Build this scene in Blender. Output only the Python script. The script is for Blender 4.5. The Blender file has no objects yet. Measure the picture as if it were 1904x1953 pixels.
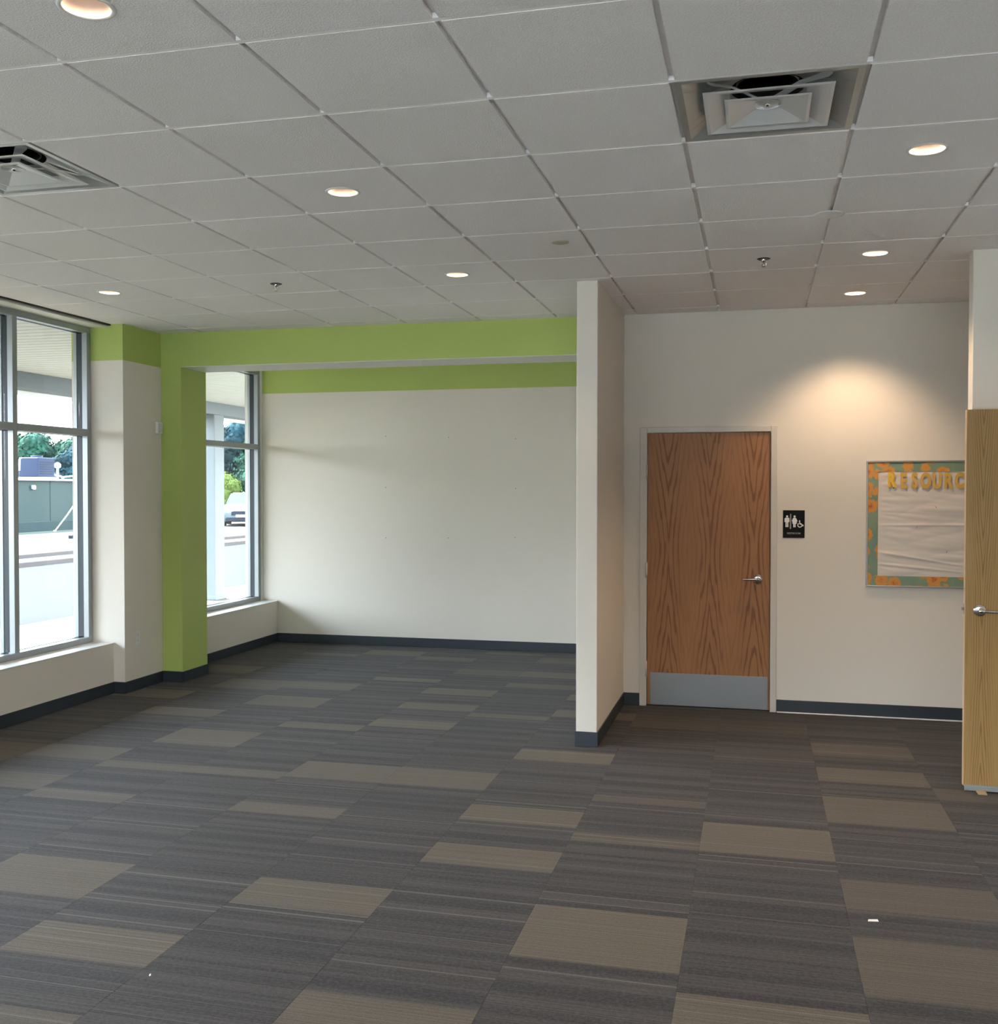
import bpy, math, random
from mathutils import Vector, Matrix, noise
random.seed(7)
PI = math.pi

# ------------------------------------------------------------------ camera
scene = bpy.context.scene
col = scene.collection
CAM_POS = Vector((2.1035, -2.8377, 1.646))
YAW, PIT, ROL = -0.2428, -0.0213, 0.0004
fw = Vector((math.sin(YAW) * math.cos(PIT), math.cos(YAW) * math.cos(PIT), math.sin(PIT)))
rt = Vector((math.cos(YAW), -math.sin(YAW), 0))
up = rt.cross(fw)
rt2 = rt * math.cos(ROL) + up * math.sin(ROL)
up2 = -rt * math.sin(ROL) + up * math.cos(ROL)
cam_data = bpy.data.cameras.new('camera')
cam = bpy.data.objects.new('camera', cam_data)
col.objects.link(cam)
cam.matrix_world = Matrix(((rt2.x, up2.x, -fw.x, CAM_POS.x), (rt2.y, up2.y, -fw.y, CAM_POS.y),
                           (rt2.z, up2.z, -fw.z, CAM_POS.z), (0, 0, 0, 1)))
cam_data.sensor_fit = 'HORIZONTAL'
cam_data.sensor_width = 36
cam_data.lens = 1982.0 / 1904.0 * 36
cam_data.clip_start = 0.05
cam_data.clip_end = 500
scene.camera = cam

# ------------------------------------------------------------------ world, sun, exposure
SKY = 2.4
SUN = 6.2
LAMP = 0.36
EXPOSURE = 3.06
world = bpy.data.worlds.new('overcast_sky')
scene.world = world
world.use_nodes = True
wn = world.node_tree.nodes
wl = world.node_tree.links
bg = wn['Background']
tc = wn.new('ShaderNodeTexCoord')
sep = wn.new('ShaderNodeSeparateXYZ')
ramp = wn.new('ShaderNodeValToRGB')
wl.new(tc.outputs['Generated'], sep.inputs[0])
wl.new(sep.outputs['Z'], ramp.inputs[0])
ramp.color_ramp.elements[0].position = 0.0
ramp.color_ramp.elements[0].color = (0.86, 0.93, 1.0, 1)
ramp.color_ramp.elements[1].position = 0.7
ramp.color_ramp.elements[1].color = (0.54, 0.75, 1.0, 1)
wl.new(ramp.outputs[0], bg.inputs[0])
bg.inputs[1].default_value = SKY
sun_data = bpy.data.lights.new('sun', 'SUN')
sun_data.energy = SUN
sun_data.angle = math.radians(1.5)
sun_data.color = (1.0, 0.95, 0.86)
sun = bpy.data.objects.new('sun', sun_data)
col.objects.link(sun)
sun.location = (-20, 20, 30)
sun_dir = Vector((0.50, -0.15, -0.85))   # travelling towards
sun.rotation_euler = sun_dir.to_track_quat('-Z', 'Y').to_euler()
vs = scene.view_settings
vs.view_transform = 'Standard'
vs.look = 'None'
vs.gamma = 1
vs.use_curve_mapping = False
vs.exposure = EXPOSURE


# ------------------------------------------------------------------ material helpers
class NT:
    def __init__(self, name):
        self.m = bpy.data.materials.new(name)
        self.m.use_nodes = True
        self.t = self.m.node_tree
        self.n = self.t.nodes
        self.l = self.t.links
        self.b = self.n['Principled BSDF']

    def node(self, kind, **kw):
        x = self.n.new(kind)
        for k, v in kw.items():
            setattr(x, k, v)
        return x

    def put(self, sock, v):
        if hasattr(v, 'is_linked') or hasattr(v, 'links'):
            self.l.new(v, sock)
        else:
            sock.default_value = v

    def math(self, op, a, b=0.0, c=0.0, clamp=False):
        x = self.node('ShaderNodeMath', operation=op, use_clamp=clamp)
        self.put(x.inputs[0], a)
        self.put(x.inputs[1], b)
        self.put(x.inputs[2], c)
        return x.outputs[0]

    def mix(self, f, a, b, blend='MIX'):
        x = self.node('ShaderNodeMix', data_type='RGBA', blend_type=blend)
        self.put(x.inputs[0], f)
        self.put(x.inputs[6], a if not isinstance(a, tuple) else (*a[:3], 1))
        self.put(x.inputs[7], b if not isinstance(b, tuple) else (*b[:3], 1))
        return x.outputs[2]

    def smooth(self, v, lo, hi, a=0.0, b=1.0):
        x = self.node('ShaderNodeMapRange', interpolation_type='SMOOTHSTEP')
        self.put(x.inputs[0], v)
        x.inputs[1].default_value = lo
        x.inputs[2].default_value = hi
        x.inputs[3].default_value = a
        x.inputs[4].default_value = b
        return x.outputs[0]

    def noise(self, vec, scale, detail=2.0, rough=0.5, dist=0.0, dim='3D', w=None):
        x = self.node('ShaderNodeTexNoise', noise_dimensions=dim)
        if vec is not None and dim != '1D':
            self.put(x.inputs['Vector'], vec)
        if w is not None:
            self.put(x.inputs['W'], w)
        x.inputs['Scale'].default_value = scale
        x.inputs['Detail'].default_value = detail
        x.inputs['Roughness'].default_value = rough
        x.inputs['Distortion'].default_value = dist
        return x.outputs[0]

    def obj(self):
        return self.node('ShaderNodeTexCoord').outputs['Object']

    def pos(self):
        return self.node('ShaderNodeNewGeometry').outputs['Position']

    def bump(self, h, strength=0.3, dist=0.002):
        x = self.node('ShaderNodeBump')
        x.inputs['Strength'].default_value = strength
        x.inputs['Distance'].default_value = dist
        self.put(x.inputs['Height'], h)
        self.l.new(x.outputs[0], self.b.inputs['Normal'])

    def base(self, v):
        self.put(self.b.inputs['Base Color'], v if not isinstance(v, tuple) else (*v[:3], 1))

    def set(self, **kw):
        for k, v in kw.items():
            self.put(self.b.inputs[k.replace('_', ' ')], v)


def simple(name, c, rough=0.5, metal=0.0, var=0.06, scale=8.0, bump=0.0, bscale=200.0, spec=0.5):
    t = NT(name)
    p = t.obj()
    n = t.noise(p, scale, 3)
    t.base(t.mix(n, tuple(x * (1 - var) for x in c), tuple(min(1, x * (1 + var)) for x in c)))
    t.set(Roughness=rough, Metallic=metal)
    t.b.inputs['Specular IOR Level'].default_value = spec
    if bump:
        t.bump(t.noise(p, bscale, 2), bump, 0.001)
    return t.m


M = {}
M['wall'] = simple('wall_paint_offwhite', (0.71, 0.655, 0.575), 0.55, var=0.012, scale=2, bump=0.12, bscale=260, spec=0.35)
M['green'] = simple('wall_paint_green', (0.42, 0.52, 0.14), 0.5, var=0.012, scale=2, bump=0.12, bscale=260, spec=0.35)
M['sill'] = simple('sill_paint', (0.76, 0.75, 0.72), 0.35, var=0.02)
M['soffit_white'] = simple('beam_soffit_paint', (0.66, 0.67, 0.60), 0.5, var=0.02)
M['baseboard'] = simple('rubber_baseboard', (0.022, 0.031, 0.041), 0.42, var=0.15, spec=0.5)
M['alu'] = simple('anodised_aluminium', (0.36, 0.39, 0.40), 0.38, 0.55, var=0.03)
M['gasket'] = simple('dark_glazing_gasket', (0.022, 0.034, 0.045), 0.4, var=0.1)
M['doorframe'] = simple('painted_steel_frame', (0.60, 0.555, 0.49), 0.4, var=0.02)
M['steel'] = simple('brushed_steel', (0.32, 0.315, 0.31), 0.34, 1.0, var=0.05, scale=60)
M['chrome'] = simple('satin_chrome', (0.62, 0.60, 0.57), 0.16, 1.0, var=0.02)
M['tee'] = simple('ceiling_grid_paint', (0.90, 0.88, 0.86), 0.45, var=0.02)
M['plenum'] = simple('plenum_dark', (0.05, 0.05, 0.05), 0.9)
M['slab'] = simple('concrete_slab', (0.04, 0.04, 0.045), 0.9)
M['diff'] = simple('diffuser_enamel', (0.60, 0.61, 0.60), 0.28, 0.0, var=0.02)
M['diffgrey'] = simple('diffuser_galvanised', (0.34, 0.36, 0.35), 0.30, 0.25, var=0.08, scale=12)
M['duct'] = simple('duct_black', (0.012, 0.016, 0.016), 0.35, var=0.2)
M['plastic_white'] = simple('white_plastic', (0.72, 0.71, 0.68), 0.4)
M['beige'] = simple('beige_cover_enamel', (0.42, 0.38, 0.29), 0.45)
M['signblack'] = simple('sign_black', (0.005, 0.006, 0.006), 0.5, spec=0.15)
M['signwhite'] = simple('sign_white', (0.82, 0.80, 0.76), 0.5)
M['signgrey'] = simple('sign_grey', (0.30, 0.30, 0.30), 0.5)
M['yellow'] = simple('mustard_card', (0.62, 0.38, 0.075), 0.6, var=0.1, scale=30)
M['yellow2'] = simple('bright_yellow_card', (0.80, 0.50, 0.05), 0.6, var=0.08, scale=30)
M['rubber_tan'] = simple('tan_wedge', (0.42, 0.30, 0.18), 0.6)
M['dark'] = simple('dark_metal', (0.03, 0.03, 0.03), 0.5)
M['brickdark'] = simple('dark_brick', (0.09, 0.055, 0.04), 0.8)
M['soffit'] = simple('soffit_boards_paint', (0.532, 0.5415, 0.513), 0.45, var=0.03, scale=3)
M['fascia'] = simple('fascia_paint', (0.104, 0.1231, 0.1286), 0.5)
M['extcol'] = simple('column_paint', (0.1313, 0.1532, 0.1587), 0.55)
M['sidewalk'] = simple('pale_concrete', (0.135, 0.118, 0.082), 0.9, spec=0.1, var=0.12, scale=5)
M['bounceconcrete'] = simple('bounce_concrete', (0.78, 0.765, 0.73), 0.8, var=0.05, scale=2)  # kept very pale so the unseen front ground throws light indoors
M['curb'] = simple('curb_concrete', (0.076, 0.0646, 0.0578), 0.95, spec=0.05, var=0.2, scale=6)
M['asphalt'] = simple('sunlit_asphalt', (0.0274, 0.0295, 0.0307), 0.95, spec=0.05, var=0.14, scale=1.3, bump=0.2, bscale=80)
M['lot'] = simple('pale_lot', (0.0629, 0.0629, 0.0613), 0.95, spec=0.05, var=0.08, scale=1)
M['farwall'] = simple('greygreen_cladding', (0.026, 0.038, 0.034), 0.6, spec=0.08, var=0.06, scale=0.8)
M['farbase'] = simple('greygreen_plinth', (0.018, 0.029, 0.028), 0.6, spec=0.08, var=0.1)
M['roofwhite'] = simple('roof_flashing', (0.25, 0.27, 0.28), 0.4, 0.3)
M['hvac'] = simple('rooftop_unit_navy', (0.016, 0.022, 0.040), 0.5, spec=0.08, var=0.15)
M['greenbox'] = simple('bright_green_paint', (0.06, 0.55, 0.05), 0.5)
M['grass'] = simple('grass_verge', (0.0328, 0.0465, 0.0192), 0.9, var=0.3, scale=10)
M['bark'] = simple('bark', (0.09, 0.07, 0.05), 0.9, var=0.3)
M['polewhite'] = simple('white_pole_paint', (0.5, 0.5, 0.48), 0.4)
M['carpaint'] = simple('car_silver', (0.075, 0.095, 0.10), 0.45, 0.0, var=0.02, spec=0.1)
M['carglass'] = simple('car_glass', (0.022, 0.085, 0.088), 0.4, 0.0, var=0.05, spec=0.08)
M['cardark'] = simple('car_trim_dark', (0.012, 0.015, 0.022), 0.6, spec=0.1)
M['carlamp'] = simple('car_headlamp', (0.8, 0.85, 0.88), 0.15)
M['tyre'] = simple('tyre_rubber', (0.02, 0.02, 0.02), 0.8)


def leaf_mat(name, c):
    t = NT(name)
    n = t.noise(t.obj(), 1.2, 3)
    r = t.node('ShaderNodeObjectInfo').outputs['Random']
    c0 = t.mix(t.smooth(n, 0.35, 0.68), tuple(x * 0.55 for x in c), tuple(min(1, x * 1.5) for x in c))
    t.base(t.mix(t.math('MULTIPLY', r, 0.3), c0, tuple(x * 0.7 for x in c)))
    t.set(Roughness=0.8)
    t.b.inputs['Specular IOR Level'].default_value = 0.05
    return t.m


M['leafdark'] = leaf_mat('leaf_dark', (0.007, 0.024, 0.030))
M['leafmid'] = leaf_mat('leaf_mid', (0.013, 0.042, 0.028))
M['leafbright'] = leaf_mat('leaf_bright', (0.06, 0.085, 0.018))


def emit(name, c, s):
    t = NT(name)
    t.base(c)
    t.b.inputs['Emission Color'].default_value = (*c, 1)
    t.b.inputs['Emission Strength'].default_value = s
    return t.m


M['lens'] = emit('lamp_lens', (1.0, 0.88, 0.76), 0.8)
M['walllamp'] = emit('wall_pack_lens', (1.0, 0.85, 0.6), 8.0)
M['reflector'] = simple('lamp_reflector', (0.36, 0.30, 0.27), 0.35, 0.3, var=0.02)

# glass pane: thin, clear, with a fresnel reflection and a slight cool tint
t = NT('clear_glass')
out = t.n['Material Output']
tr = t.node('ShaderNodeBsdfTransparent')
tr.inputs[0].default_value = (0.975, 0.98, 0.975, 1)
gl = t.node('ShaderNodeBsdfGlossy')
gl.inputs['Roughness'].default_value = 0.02
fr = t.node('ShaderNodeLayerWeight')
fr.inputs[0].default_value = 0.5
mx = t.node('ShaderNodeMixShader')
t.l.new(t.math('ADD', t.math('MULTIPLY', t.math('POWER', fr.outputs['Facing'], 4.0), 0.5), 0.035), mx.inputs[0])
t.l.new(tr.outputs[0], mx.inputs[1])
t.l.new(gl.outputs[0], mx.inputs[2])
t.l.new(mx.outputs[0], out.inputs[0])
M['glass'] = t.m

# acoustic ceiling tile
t = NT('acoustic_tile')
p = t.obj()
n = t.noise(p, 160, 3, 0.6)
n2 = t.noise(p, 3, 2)
rnd = t.node('ShaderNodeObjectInfo').outputs['Random']
c0 = t.mix(t.smooth(n, 0.3, 0.7), (0.80, 0.77, 0.75), (0.90, 0.87, 0.85))
t.base(t.mix(t.math('MULTIPLY', rnd, 0.25), c0, (0.76, 0.735, 0.71)))
t.set(Roughness=0.85)
t.b.inputs['Specular IOR Level'].default_value = 0.2
t.bump(n, 0.8, 0.004)
M['tile'] = t.m

# carpet: every tile carries its own light bands (band_lo .. band_hi, in tile fractions)
t = NT('striped_carpet')
p = t.pos()
s = t.node('ShaderNodeSeparateXYZ')
t.l.new(p, s.inputs[0])
o = t.node('ShaderNodeSeparateXYZ')
t.l.new(t.obj(), o.inputs[0])
rnd = t.node('ShaderNodeObjectInfo').outputs['Random']


def oattr(tt, nm):
    a = tt.node('ShaderNodeAttribute', attribute_type='OBJECT', attribute_name=nm)
    return a.outputs['Fac']


wy = t.math('ADD', s.outputs['Y'], t.math('MULTIPLY', rnd, 37.0))
xw = t.math('MULTIPLY', s.outputs['X'], 0.012)
wy2 = t.math('ADD', wy, xw)
fine = t.noise(None, 150.0, 1.0, dim='1D', w=wy2)
med = t.noise(None, 11.0, 2.0, dim='1D', w=wy)
sparse = t.noise(None, 42.0, 1.5, dim='1D', w=t.math('ADD', wy2, 11.3))
pile = t.noise(p, 210.0, 3.0, 0.75)
pile2 = t.noise(p, 70.0, 3.0, 0.7)
v = t.math('DIVIDE', o.outputs['Y'], 0.602)
v = t.math('ADD', v, 0.5)
lo = oattr(t, 'band_lo')
hi = oattr(t, 'band_hi')
st = oattr(t, 'band_strength')
e1 = t.smooth(t.math('SUBTRACT', v, lo), -0.012, 0.035)
e2 = t.smooth(t.math('SUBTRACT', hi, v), -0.012, 0.02)
mask = t.math('MULTIPLY', t.math('MULTIPLY', e1, e2), st)
dk = t.mix(t.smooth(med, 0.32, 0.66), (0.0165, 0.0128, 0.0150), (0.032, 0.0265, 0.0250))
stripe = t.math('MULTIPLY', t.smooth(fine, 0.35, 0.65), t.smooth(med, 0.40, 0.62, 0.25, 1.0))
dk = t.mix(t.math('MULTIPLY', stripe, 0.7), dk, (0.092, 0.083, 0.074))
lt = t.mix(t.smooth(fine, 0.3, 0.7), (0.088, 0.071, 0.050), (0.150, 0.122, 0.086))
c1 = t.mix(mask, dk, lt)
line = t.smooth(sparse, 0.70, 0.74)
c1 = t.mix(t.math('MULTIPLY', line, 0.55), c1, (0.20, 0.19, 0.155))
c1 = t.mix(t.smooth(pile, 0.38, 0.62, 0.0, 0.75), c1, t.mix(0.45, c1, (0.0, 0.0, 0.0)))
c1 = t.mix(t.smooth(pile2, 0.38, 0.68, 0.0, 0.34), c1, t.mix(0.5, c1, (0.16, 0.15, 0.15)))
t.base(c1)
t.set(Roughness=0.8)
t.b.inputs['Specular IOR Level'].default_value = 0.30
t.b.inputs['Sheen Weight'].default_value = 0.06
t.b.inputs['Sheen Roughness'].default_value = 0.4
t.bump(t.math('ADD', pile, t.math('MULTIPLY', fine, 0.8)), 0.5, 0.004)
M['carpet'] = t.m


def oak(name, cdark, cmid, clight, strips, width, z0, freq, a, b):
    """flat-cut oak veneer: arching grain figure repeated side by side"""
    t = NT(name)
    s = t.node('ShaderNodeSeparateXYZ')
    p = t.obj()
    t.l.new(p, s.inputs[0])
    x = t.math('DIVIDE', s.outputs['X'], width / strips)
    fx = t.math('SUBTRACT', t.math('FRACT', t.math('ADD', x, 100.0)), 0.5)
    mp = t.node('ShaderNodeMapping')
    mp.inputs['Scale'].default_value = (9, 9, 1.3)
    t.l.new(p, mp.inputs[0])
    nz = t.noise(mp.outputs[0], 1.0, 3, 0.55)
    fx = t.math('ADD', fx, t.math('MULTIPLY', t.math('SUBTRACT', nz, 0.5), 0.10))
    ax = t.math('ABSOLUTE', fx)
    ax = t.math('SQRT', t.math('ADD', t.math('MULTIPLY', ax, ax), 0.0006))
    zz = t.math('SUBTRACT', s.outputs['Z'], z0)
    az = t.math('SQRT', t.math('ADD', t.math('MULTIPLY', zz, zz), 0.03))
    f = t.math('SUBTRACT', t.math('MULTIPLY', ax, a), t.math('MULTIPLY', az, b))
    mp2 = t.node('ShaderNodeMapping')
    mp2.inputs['Scale'].default_value = (34, 34, 2.2)
    t.l.new(p, mp2.inputs[0])
    nz2 = t.noise(mp2.outputs[0], 1.0, 2, 0.5)
    f = t.math('ADD', f, t.math('MULTIPLY', t.math('SUBTRACT', nz2, 0.5), 0.30))
    w = t.math('SINE', t.math('MULTIPLY', f, freq))
    ring = t.smooth(w, 0.15, 1.0)
    fade = t.smooth(ax, 0.16, 0.36, 1.0, 0.25)
    mp3 = t.node('ShaderNodeMapping')
    mp3.inputs['Scale'].default_value = (260, 260, 3.5)
    t.l.new(p, mp3.inputs[0])
    pores = t.noise(mp3.outputs[0], 1.0, 2, 0.6)
    big = t.noise(mp.outputs[0], 0.6, 2)
    c = t.mix(big, cmid, clight)
    c = t.mix(t.math('MULTIPLY', t.math('MULTIPLY', ring, fade), 0.62), c, cdark)
    c = t.mix(t.smooth(pores, 0.45, 0.75, 0.0, 0.38), c, cdark)
    t.base(c)
    t.set(Roughness=0.45)
    t.b.inputs['Specular IOR Level'].default_value = 0.3
    t.bump(pores, 0.08, 0.001)
    return t.m


M['oak1'] = oak('oak_veneer_reddish', (0.120, 0.045, 0.016), (0.320, 0.145, 0.056), (0.395, 0.186, 0.074), 2.87, 0.90, 1.17, 26.0, 2.2, 1.0)
M['oak2'] = oak('oak_veneer_golden', (0.165, 0.085, 0.022), (0.350, 0.205, 0.075), (0.430, 0.262, 0.100), 5.2, 0.90, 0.78, 30.0, 3.0, 1.0)
M['oakedge'] = simple('oak_edge_band', (0.52, 0.36, 0.22), 0.4, var=0.1, scale=20)

# floral border paper
t = NT('floral_border_paper')
p = t.obj()
vo = t.node('ShaderNodeTexVoronoi', feature='F1')
vo.inputs['Scale'].default_value = 11
t.l.new(p, vo.inputs['Vector'])
d = vo.outputs['Distance']
cc = t.node('ShaderNodeSeparateColor')
t.l.new(vo.outputs['Color'], cc.inputs[0])
n = t.noise(p, 60, 2)
dd = t.math('ADD', d, t.math('MULTIPLY', t.math('SUBTRACT', n, 0.5), 0.35))
flower = t.math('MULTIPLY', t.smooth(dd, 0.60, 0.50), t.smooth(cc.outputs[0], 0.22, 0.24))
teal = t.mix(t.noise(p, 9, 2), (0.13, 0.24, 0.19), (0.27, 0.33, 0.20))
orange = t.mix(t.smooth(dd, 0.08, 0.36), (0.42, 0.08, 0.02), (0.62, 0.27, 0.05))
c = t.mix(flower, teal, orange)
vo2 = t.node('ShaderNodeTexVoronoi', feature='F1')
vo2.inputs['Scale'].default_value = 17
t.l.new(p, vo2.inputs['Vector'])
c2 = t.node('ShaderNodeSeparateColor')
t.l.new(vo2.outputs['Color'], c2.inputs[0])
leaf = t.math('MULTIPLY', t.smooth(t.math('ADD', vo2.outputs['Distance'], t.math('MULTIPLY', n, 0.5)), 0.46, 0.40), t.smooth(c2.outputs[1], 0.72, 0.74))
c = t.mix(leaf, c, (0.55, 0.60, 0.48))
t.base(c)
t.set(Roughness=0.6)
M['floral'] = t.m
M['paper'] = simple('white_backing_paper', (0.66, 0.60, 0.54), 0.55, var=0.02)


# ------------------------------------------------------------------ mesh builder
class MB:
    def __init__(self):
        self.v, self.f, self.mi, self.sm = [], [], [], []

    def add(self, vs, fs, mi=0, smooth=False):
        b = len(self.v)
        self.v += [tuple(x) for x in vs]
        for q in fs:
            self.f.append(tuple(b + i for i in q))
            self.mi.append(mi)
            self.sm.append(smooth)
        return self

    def box(self, x0, x1, y0, y1, z0, z1, mi=0):
        vs = [(x0, y0, z0), (x1, y0, z0), (x1, y1, z0), (x0, y1, z0), (x0, y0, z1), (x1, y0, z1), (x1, y1, z1), (x0, y1, z1)]
        fs = [(0, 3, 2, 1), (4, 5, 6, 7), (0, 1, 5, 4), (1, 2, 6, 5), (2, 3, 7, 6), (3, 0, 4, 7)]
        return self.add(vs, fs, mi)

    def bbox(self, x0, x1, y0, y1, z0, z1, r, mi=0):
        """box with chamfered edges"""
        vs = []
        for sx, X in ((1, x0), (-1, x1)):
            for sy, Y in ((1, y0), (-1, y1)):
                for sz, Z in ((1, z0), (-1, z1)):
                    vs += [(X, Y + sy * r, Z + sz * r), (X + sx * r, Y, Z + sz * r), (X + sx * r, Y + sy * r, Z)]
        def i(a, b, c, k): return ((a * 2 + b) * 2 + c) * 3 + k
        fs = []
        for a in (0, 1):
            fs.append([i(a, 0, 0, 0), i(a, 1, 0, 0), i(a, 1, 1, 0), i(a, 0, 1, 0)])
            fs.append([i(0, a, 0, 1), i(1, a, 0, 1), i(1, a, 1, 1), i(0, a, 1, 1)])
            fs.append([i(0, 0, a, 2), i(1, 0, a, 2), i(1, 1, a, 2), i(0, 1, a, 2)])
        for a in (0, 1):
            for b in (0, 1):
                fs.append([i(a, b, 0, 0), i(a, b, 1, 0), i(a, b, 1, 1), i(a, b, 0, 1)])
                fs.append([i(a, 0, b, 0), i(a, 1, b, 0), i(a, 1, b, 2), i(a, 0, b, 2)])
                fs.append([i(0, a, b, 1), i(1, a, b, 1), i(1, a, b, 2), i(0, a, b, 2)])
                for c in (0, 1):
                    fs.append([i(a, b, c, 0), i(a, b, c, 1), i(a, b, c, 2)])
        return self.add(vs, fs, mi)

    def lathe(self, prof, c, axis='Z', n=24, mi=0, smooth=True, cap0=False, cap1=False):
        """prof: list of (radius, height along the axis)"""
        vs = []
        for r, h in prof:
            for k in range(n):
                a = 2 * PI * k / n
                u, w = r * math.cos(a), r * math.sin(a)
                if axis == 'Z':
                    vs.append((c[0] + u, c[1] + w, c[2] + h))
                elif axis == 'Y':
                    vs.append((c[0] + u, c[1] + h, c[2] + w))
                else:
                    vs.append((c[0] + h, c[1] + u, c[2] + w))
        fs = []
        for j in range(len(prof) - 1):
            for k in range(n):
                k2 = (k + 1) % n
                fs.append((j * n + k, j * n + k2, (j + 1) * n + k2, (j + 1) * n + k))
        if cap0:
            fs.append(tuple(range(n)))
        if cap1:
            fs.append(tuple((len(prof) - 1) * n + k for k in range(n)))
        return self.add(vs, fs, mi, smooth)

    def tube(self, pts, rad, n=10, mi=0, flat=1.0):
        """swept tube through points; rad one value or a list; flat squashes the second axis"""
        pts = [Vector(p) for p in pts]
        R = rad if isinstance(rad, (list, tuple)) else [rad] * len(pts)
        vs = []
        for i, p in enumerate(pts):
            d = (pts[min(i + 1, len(pts) - 1)] - pts[max(i - 1, 0)]).normalized()
            ref = Vector((0, 0, 1)) if abs(d.z) < 0.9 else Vector((0, 1, 0))
            a = d.cross(ref).normalized()
            b = a.cross(d).normalized()
            for k in range(n):
                t_ = 2 * PI * k / n
                vs.append(p + a * (math.cos(t_) * R[i] * flat) + b * (math.sin(t_) * R[i]))
        fs = []
        for j in range(len(pts) - 1):
            for k in range(n):
                k2 = (k + 1) % n
                fs.append((j * n + k, j * n + k2, (j + 1) * n + k2, (j + 1) * n + k))
        fs.append(tuple(range(n)))
        fs.append(tuple((len(pts) - 1) * n + k for k in range(n)))
        return self.add(vs, fs, mi, True)

    def prism(self, poly, y0, y1, mi=0):
        """polygon in XZ pushed along Y"""
        n = len(poly)
        vs = [(x, y0, z) for x, z in poly] + [(x, y1, z) for x, z in poly]
        fs = [tuple(range(n)), tuple(range(2 * n - 1, n - 1, -1))]
        fs += [(i, (i + 1) % n, n + (i + 1) % n, n + i) for i in range(n)]
        return self.add(vs, fs, mi)

    def build(self, name, mats, parent=None, kind=None, loc=None, fix=True):
        me = bpy.data.meshes.new(name)
        me.from_pydata(self.v, [], self.f)
        if not isinstance(mats, (list, tuple)):
            mats = [mats]
        for m in mats:
            me.materials.append(m)
        me.polygons.foreach_set('material_index', self.mi)
        me.polygons.foreach_set('use_smooth', self.sm)
        me.update()
        if fix:
            import bmesh
            bm = bmesh.new()
            bm.from_mesh(me)
            bmesh.ops.recalc_face_normals(bm, faces=bm.faces)
            bm.to_mesh(me)
            bm.free()
        ob = bpy.data.objects.new(name, me)
        col.objects.link(ob)
        if parent is not None:
            ob.parent = parent
        if loc is not None:
            ob.location = loc
        if kind:
            ob['kind'] = kind
        return ob


def tag(o, label, cat, group=None, kind=None):
    o['label'] = label
    o['category'] = cat
    if group:
        o['group'] = group
    if kind:
        o['kind'] = kind
    return o


def thing(name, label, cat, loc=(0, 0, 0), rz=0.0, group=None):
    o = bpy.data.objects.new(name, None)
    o.empty_display_size = 0.1
    col.objects.link(o)
    o.location = loc
    o.rotation_euler = (0, 0, rz)
    return tag(o, label, cat, group)


def copy_tree(o, parent=None):
    c = o.copy()
    col.objects.link(c)
    c.parent = parent
    for ch in list(o.children):
        copy_tree(ch, c)
    return c


def text_mb(body, size, depth, bold=0.0, xscale=1.0, align='CENTER'):
    """lettering as a mesh standing in the XZ plane, facing -Y"""
    cu = bpy.data.curves.new('lettering', 'FONT')
    cu.body = body
    cu.size = size
    cu.extrude = depth / 2
    cu.offset = bold
    cu.align_x = align
    cu.align_y = 'CENTER'
    cu.resolution_u = 3
    ob = bpy.data.objects.new('lettering', cu)
    col.objects.link(ob)
    dg = bpy.context.evaluated_depsgraph_get()
    me = bpy.data.meshes.new_from_object(ob.evaluated_get(dg))
    mb = MB()
    mb.add([(v.co.x * xscale, -v.co.z, v.co.y) for v in me.vertices], [tuple(p.vertices) for p in me.polygons])
    bpy.data.objects.remove(ob)
    bpy.data.curves.remove(cu)
    bpy.data.meshes.remove(me)
    return mb


# ------------------------------------------------------------------ dimensions (metres)
ZC = 2.974            # ceiling
T = 0.6096            # ceiling module
XW = -2.93            # inner face of the low window wall
XP = -2.83            # face of the wall column
XB = -2.64            # face of the green column
YJ = 4.54             # end of window 1
YB0, YB1 = 5.09, 5.50  # beam
YR = 5.10             # restroom wall
YK = 7.50             # back wall
PX0, PX1, PY = 0.985, 1.120, 3.74   # partition
XE = 5.6              # east side of the room
YS = -6.5             # south end of the room
ZG = 2.685            # bottom of the green band
BH = 0.095            # baseboard height

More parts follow.
